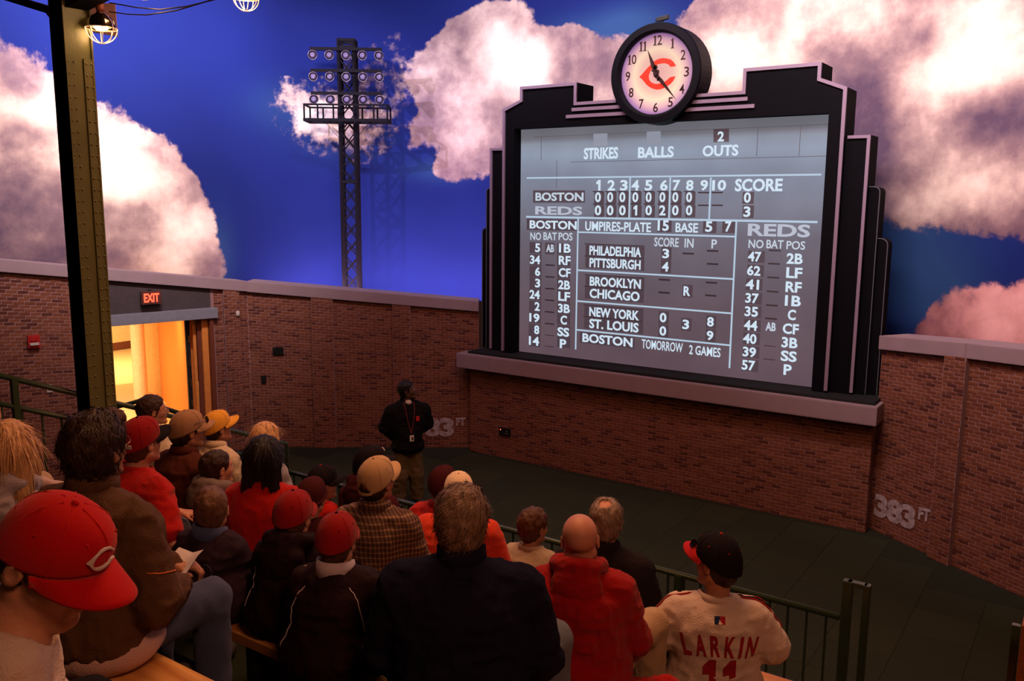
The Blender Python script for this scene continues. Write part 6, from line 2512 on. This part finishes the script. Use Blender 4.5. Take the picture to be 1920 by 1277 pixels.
# row E
person('man with glasses and dark hair in cream shirt looking right, before the doorway', 280, 741, 'E', hs=1.0, dy=.0, lean=3, yaw=-22, pitch=4, byaw=-10, skin_m=SK2, sw=.19,
       top=dict(m=CL['cream'], name='shirt', collar='shirt'), legs=CL['dark'], hr=dict(m=H_dkbrown, th=.014), hat_h=.012, face=True, vox=.0115, extra=lambda root, J: glasses(root, J['H'], J['M'], J['hs'], M_wire))
person('man in yellow cap and white shirt', 400, 773, 'E', hs=.98, dy=.05, lean=6, yaw=-6, pitch=8, byaw=0, skin_m=SK2, sw=.20, bulk=1.05,
       top=dict(m=CL['cream'], name='shirt', collar='shirt', e=.02), legs=CL['dark'], hr=dict(m=H_dkbrown, th=.006, capped=True), hat=dict(m=M_capyel, brim_up=.12), hat_h=.012, face=True, vox=.0115)
person('woman with blonde hair and glasses in a grey top behind the black-haired woman', 494, 792, 'E', hs=.97, dy=.05, lean=4, yaw=0, skin_m=SK1, sw=.175,
       top=dict(m=CL['lightgrey'], name='top', collar='crew'), legs=CL['jeans'], hr=dict(m=H_blonde, kind='long', th=.014, length=.14, strands=400), hat_h=.012, face=True, extra=lambda root, J: glasses(root, J['H'], J['M'], J['hs'], M_wire))
person('child in black cap and red shirt, brim pointing right', 600, 874, 'E', hs=.92, dy=-.1, lean=4, yaw=-18, pitch=2, skin_m=SK1, sw=.155,
       top=dict(m=CL['redtee'], name='shirt', collar='crew'), legs=CL['dark'], hr=dict(m=H_dkbrown, th=.006, capped=True), hat=dict(m=M_capblack, m_button=M_capred), hat_h=.014, face=True)
person('man in black cap and dark maroon hooded jacket left of the standing man', 690, 838, 'E', hs=.98, dy=-.02, lean=5, yaw=-16, pitch=2, skin_m=SK2, sw=.20,
       top=dict(m=CL['maroon'], collar='hood'), legs=CL['dark'], hr=dict(m=H_dkbrown, th=.006, capped=True), hat=dict(m=M_capblack, emblem=dict(m=M_emb, size=.2, t=.38)), hat_h=.014)
person('man in cream cap and red-orange shirt hidden behind the navy jacket', 860, 890, 'E', hs=.98, dy=-.02, lean=6, yaw=38, pitch=6, byaw=20, skin_m=SK2, sw=.235, bulk=1.12,
       top=dict(m=CL['orange'], name='shirt', collar='crew', e=.022), legs=CL['dark'], hr=dict(m=H_brown, th=.006, capped=True), hat=dict(m=M_capwhite, brim_up=.30), hat_h=.014)
person('man with grey hair and a bald spot in a dark charcoal jacket', 1137, 935, 'E', hs=.99, dy=-.06, lean=5, yaw=18, pitch=-2, byaw=14, skin_m=SK4, sw=.215, bulk=1.08,
       top=dict(m=CL['charcoal'], collar='shirt', mc=CL['charcoal'], e=.024), legs=CL['beige'], hr=dict(m=H_gray2, th=.012, spot=(0, -.055, .12, .036), strands=500), hat_h=.010, vox=.0115)

M_jred = cloth('jersey_red', (.33, .010, .014), .8, .05, .2)
M_jnavy = cloth('patch_blue', (.010, .018, .075), .7, .05, .1)


def larkin_x(root, J):
    top = J['top']
    ws = (.036, .045, .041, .044, .013, .045)
    xx = -(sum(ws) + .019 * 5) / 2
    for ch, w_ in zip('LARKIN', ws):
        back_text(J, ch, M_jred, .285, w_, .098, arc=.60, x0=.012, bold=.03, name='letter', xo=xx + w_ / 2)
        xx += w_ + .019
    for s_ in (-1, 1):
        # block ones with flag and slab foot
        pass
    back_text(J, '11', M_jred, .04, .15, .18, x0=.012, bold=.06, name='number', spacing=1.2)
    # league patch under the collar: blue and red halves with a white batter
    from mathutils.bvhtree import BVHTree
    bt = BVHTree.FromPolygons([v.co[:] for v in top.data.vertices], [p.vertices[:] for p in top.data.polygons])

    def quadp(x0, x1, z0, z1, m, off, name, poly=None):
        P2 = poly or [(x0, z0), (x1, z0), (x1, z1), (x0, z1)]
        vs = []
        for (x, z) in P2:
            o = J['SP'](.485) + v3(x + .008, -.4, z)
            hit = bt.ray_cast(Vector(o), Vector((0, 1, 0)))
            vs.append(np.array(hit[0]) + v3(0, -off, 0) if hit[0] else o)
        mesh_obj(name, vs, [tuple(range(len(vs)))], m, top)
    quadp(-.0245, 0.002, -.014, .014, M_jnavy, .004, 'patch')
    quadp(.002, .0245, -.014, .014, M_jred, .004, 'patch')
    quadp(0, 0, 0, 0, CL['white'], .0055, 'patch_figure', [(-.008, -.013), (-.003, -.004), (-.006, .004), (-.001, .008), (.003, .012), (.007, .008), (.006, .003), (.012, -.004), (.010, -.013)])
    # shoulder stripes
    sp = J['SP']; sw = J['sw']
    for k, (dz, m) in enumerate(((.010, M_jred), (-.002, M_capblack), (-.012, M_jred))):
        piping(J, [[sp(.50, s_ * .062, .01 + dz), sp(.50, s_ * .11, .01 + dz * 1.2), sp(.48, s_ * .165, .01 + dz * 1.2), sp(.43, s_ * (sw + .045), .01 + dz * 1.2), sp(.35, s_ * (sw + .075), .03 + dz), sp(.27, s_ * (sw + .09), .04 + dz)] for s_ in (-1, 1)], m, 'shoulder_stripe', .0042)
    H, M = J['H'], J['M']
    glasses(root, H + M @ v3(0, .006, .058), M, J['hs'] * 1.08, M_blk, dark=True)


person('man in white baseball jersey with red lettering and black cap with red brim', 1353, 1006, 'E', hs=1.05, nk=.135, dy=-.08, lean=5, yaw=70, pitch=0, roll=4, byaw=26, skin_m=SK2, sw=.215, bulk=1.06,
       top=dict(m=CL['white'], name='jersey', sleeve='short', collar='crew', e=.026, fold=.006, baggy=.008, vox=.009), legs=CL['dark'], hr=dict(m=H_dkbrown, th=.008, capped=True),
       hat=dict(m=M_capblack, m_brim=M_capred, m_button=M_capred, brim_up=.1, scale=1.03), face=True, vox=.0095, hat_h=.014, extra=larkin_x,
       arms={1: ((.30, .02, .25), (.18, .26, .16)), -1: ((-.31, .02, .25), (-.18, .26, .16))})

# row F
person('man in dark maroon cap and red sweater in the front row', 828, 876, 'F', hs=.98, dy=-.05, lean=4, yaw=8, pitch=0, byaw=10, skin_m=SK2, sw=.205, bulk=1.08,
       top=dict(m=CL['redtee'], name='sweater', collar='crew', e=.02), legs=CL['dark'], hr=dict(m=H_dkbrown, th=.006, capped=True), hat=dict(m=M_capmar, scale=1.02), hat_h=.014)
person('brown-haired woman in a beige top by the railing', 1000, 953, 'F', hs=.96, dy=-.12, lean=8, yaw=-10, pitch=-2, skin_m=SK2, sw=.18,
       top=dict(m=CL['beigeknit'], name='top', collar='crew', e=.02), legs=CL['jeans'], hr=dict(m=H_brown, kind='short', th=.020), hat_h=.014)

# standing presenter on the field
PS = atz(762, 943, 0)


def host_x(root, J):
    top = J['top']; SP = J['SP']
    m = mat('lanyard_red', (.28, .03, .03), .6, bump=0)
    nc = J['nc']
    piping(J, [[nc + v3(s_ * .072, .0, .02), SP(.44, s_ * .06, .14), SP(.36, s_ * .045, .16), SP(.28, s_ * .025, .17), SP(.20, 0, .18)] for s_ in (-1, 1)], m, 'lanyard', .004)
    c = SP(.155, 0, .165 + .0)
    from mathutils.bvhtree import BVHTree
    bt = BVHTree.FromPolygons([v.co[:] for v in top.data.vertices], [p.vertices[:] for p in top.data.polygons])
    h = bt.ray_cast(Vector(SP(.15, 0, .5)), Vector((0, -1, 0)))
    c = np.array(h[0]) + v3(0, .012, 0) if h[0] else c
    q = MB(off=c); q.obox(c, (.030, 0, 0), (0, .003, 0), (0, 0, .043)); o = q.build('name_badge', mat('badge_white', (.75, .65, .62), .4, bump=0), root, bevel=.002); o.location = tuple(c)
    q = MB(off=c); q.obox(c + v3(-.008, .0045, -.005), (.012, 0, 0), (0, .001, 0), (0, 0, .022)); q.build('badge_photo', CL['charcoal'], o)
    h = bt.ray_cast(Vector(SP(.36, -.105, .5)), Vector((0, -1, 0)))
    if h[0]:
        c = np.array(h[0]) + v3(0, .002, 0)
        q = MB(off=c); q.obox(c, (.024, 0, 0), (0, .003, 0), (0, 0, .034)); o = q.build('chest_logo', M_embr, root); o.location = tuple(c)
    # white undershirt at the throat
    q = MB(); 
    F = Field(grid(nc[0] - .12, nc[0] + .12, .008), grid(nc[1] - .10, nc[1] + .16, .008), grid(nc[2] - .14, nc[2] + .06, .008))
    F.ell(nc + v3(0, .035, -.035), v3(.062, .075, .055), .01)
    F.cone(nc + v3(0, .01, .01), nc + v3(0, .02, .15), .062, .06, .005, 's')
    F.obj('undershirt', CL['white'], root)
    # belt buckle
    c = v3(0, .175, J['pel'][2] + .02)


person('man standing on the green floor, black jacket, khaki trousers and white badge', 758, 704, 'F', stand=dict(y=float(PS[1]), hip=.83, bag=.032), hs=1.12, lean=0, yaw=-52, pitch=12, byaw=-122, skin_m=SK3, sw=.225, bulk=1.05,
       top=dict(m=CL['black'], collar='shirt', e=.028, baggy=.012, hem=.76, fold=.008), legs=CL['khaki'], arms={1: ((.315, -.06, 1.14), (.16, -.20, .95)), -1: ((-.315, -.06, 1.14), (-.16, -.20, .95)), 'curl': .7},
       hr=dict(m=H_afro, th=.012), hat_h=.010, face=True, vox=.0115, extra=host_x)

# ---- things held and lying about
bs = brown_sh
Wv = bs.matrix_world if False else Matrix.Translation(bs.location) @ Matrix.Rotation(bs.rotation_euler.z, 4, 'Z')
c = np.array(Wv @ Vector((.08, .37, .225)))
vs, fs = [], []
ax1 = unit(v3(.9, .25, .05)); ax2 = unit(v3(-.25, .85, .35))
for lay in (0, 1):
    for i in range(7):
        for j in range(5):
            u, v_ = i / 6 - .5, j / 4 - .5
            bend = .022 * (abs(u) - .25) * 2 + .006 * sin(v_ * 5)
            vs.append(c + ax1 * u * .115 + ax2 * v_ * .15 + unit(np.cross(ax1, ax2)) * (bend - lay * .0012))
for i in range(6):
    for j in range(4):
        a = i * 5 + j
        fs += [(a, a + 5, a + 6, a + 1), (35 + a, 36 + a, 41 + a, 40 + a)]
o = mesh_obj('folded_paper', np.array(vs) - c, fs, mat('paper_white', (.72, .66, .70), .7, bump=.02), None, True)
o.location = tuple(c)
tag(o, "white folded paper held in the brown-jacketed man's hands", 'paper')

P = atd(1165, 1262, 3.42)
F = Field(grid(-.22, .22, .011), grid(-.16, .16, .011), grid(-.12, .12, .011))
F.ell((0, 0, 0), (.15, .09, .05), .04); F.cone((-.12, -.04, 0), (.05, .06, .035), .04, .045, .03); F.cone((.02, -.06, .01), (.15, .03, .0), .035, .045, .03)
F.noise(.014, (.05, .04, .035), 77, True)
F.plane((0, 0, -.045), (0, 0, -1), .004)
o = F.obj('folded_jacket', CL['red'])
o.location = (P[0], ROWY['D'] + .05, ROWZ['D'] + SEATH + .046)
tag(o, 'crumpled red jacket lying on the bench right of the bald man', 'jacket')
P = atd(338, 1236, 2.2)
for o in list(bpy.data.objects):
    if o.parent is not None and o.type == 'MESH' and 'category' in o:
        del o['category']
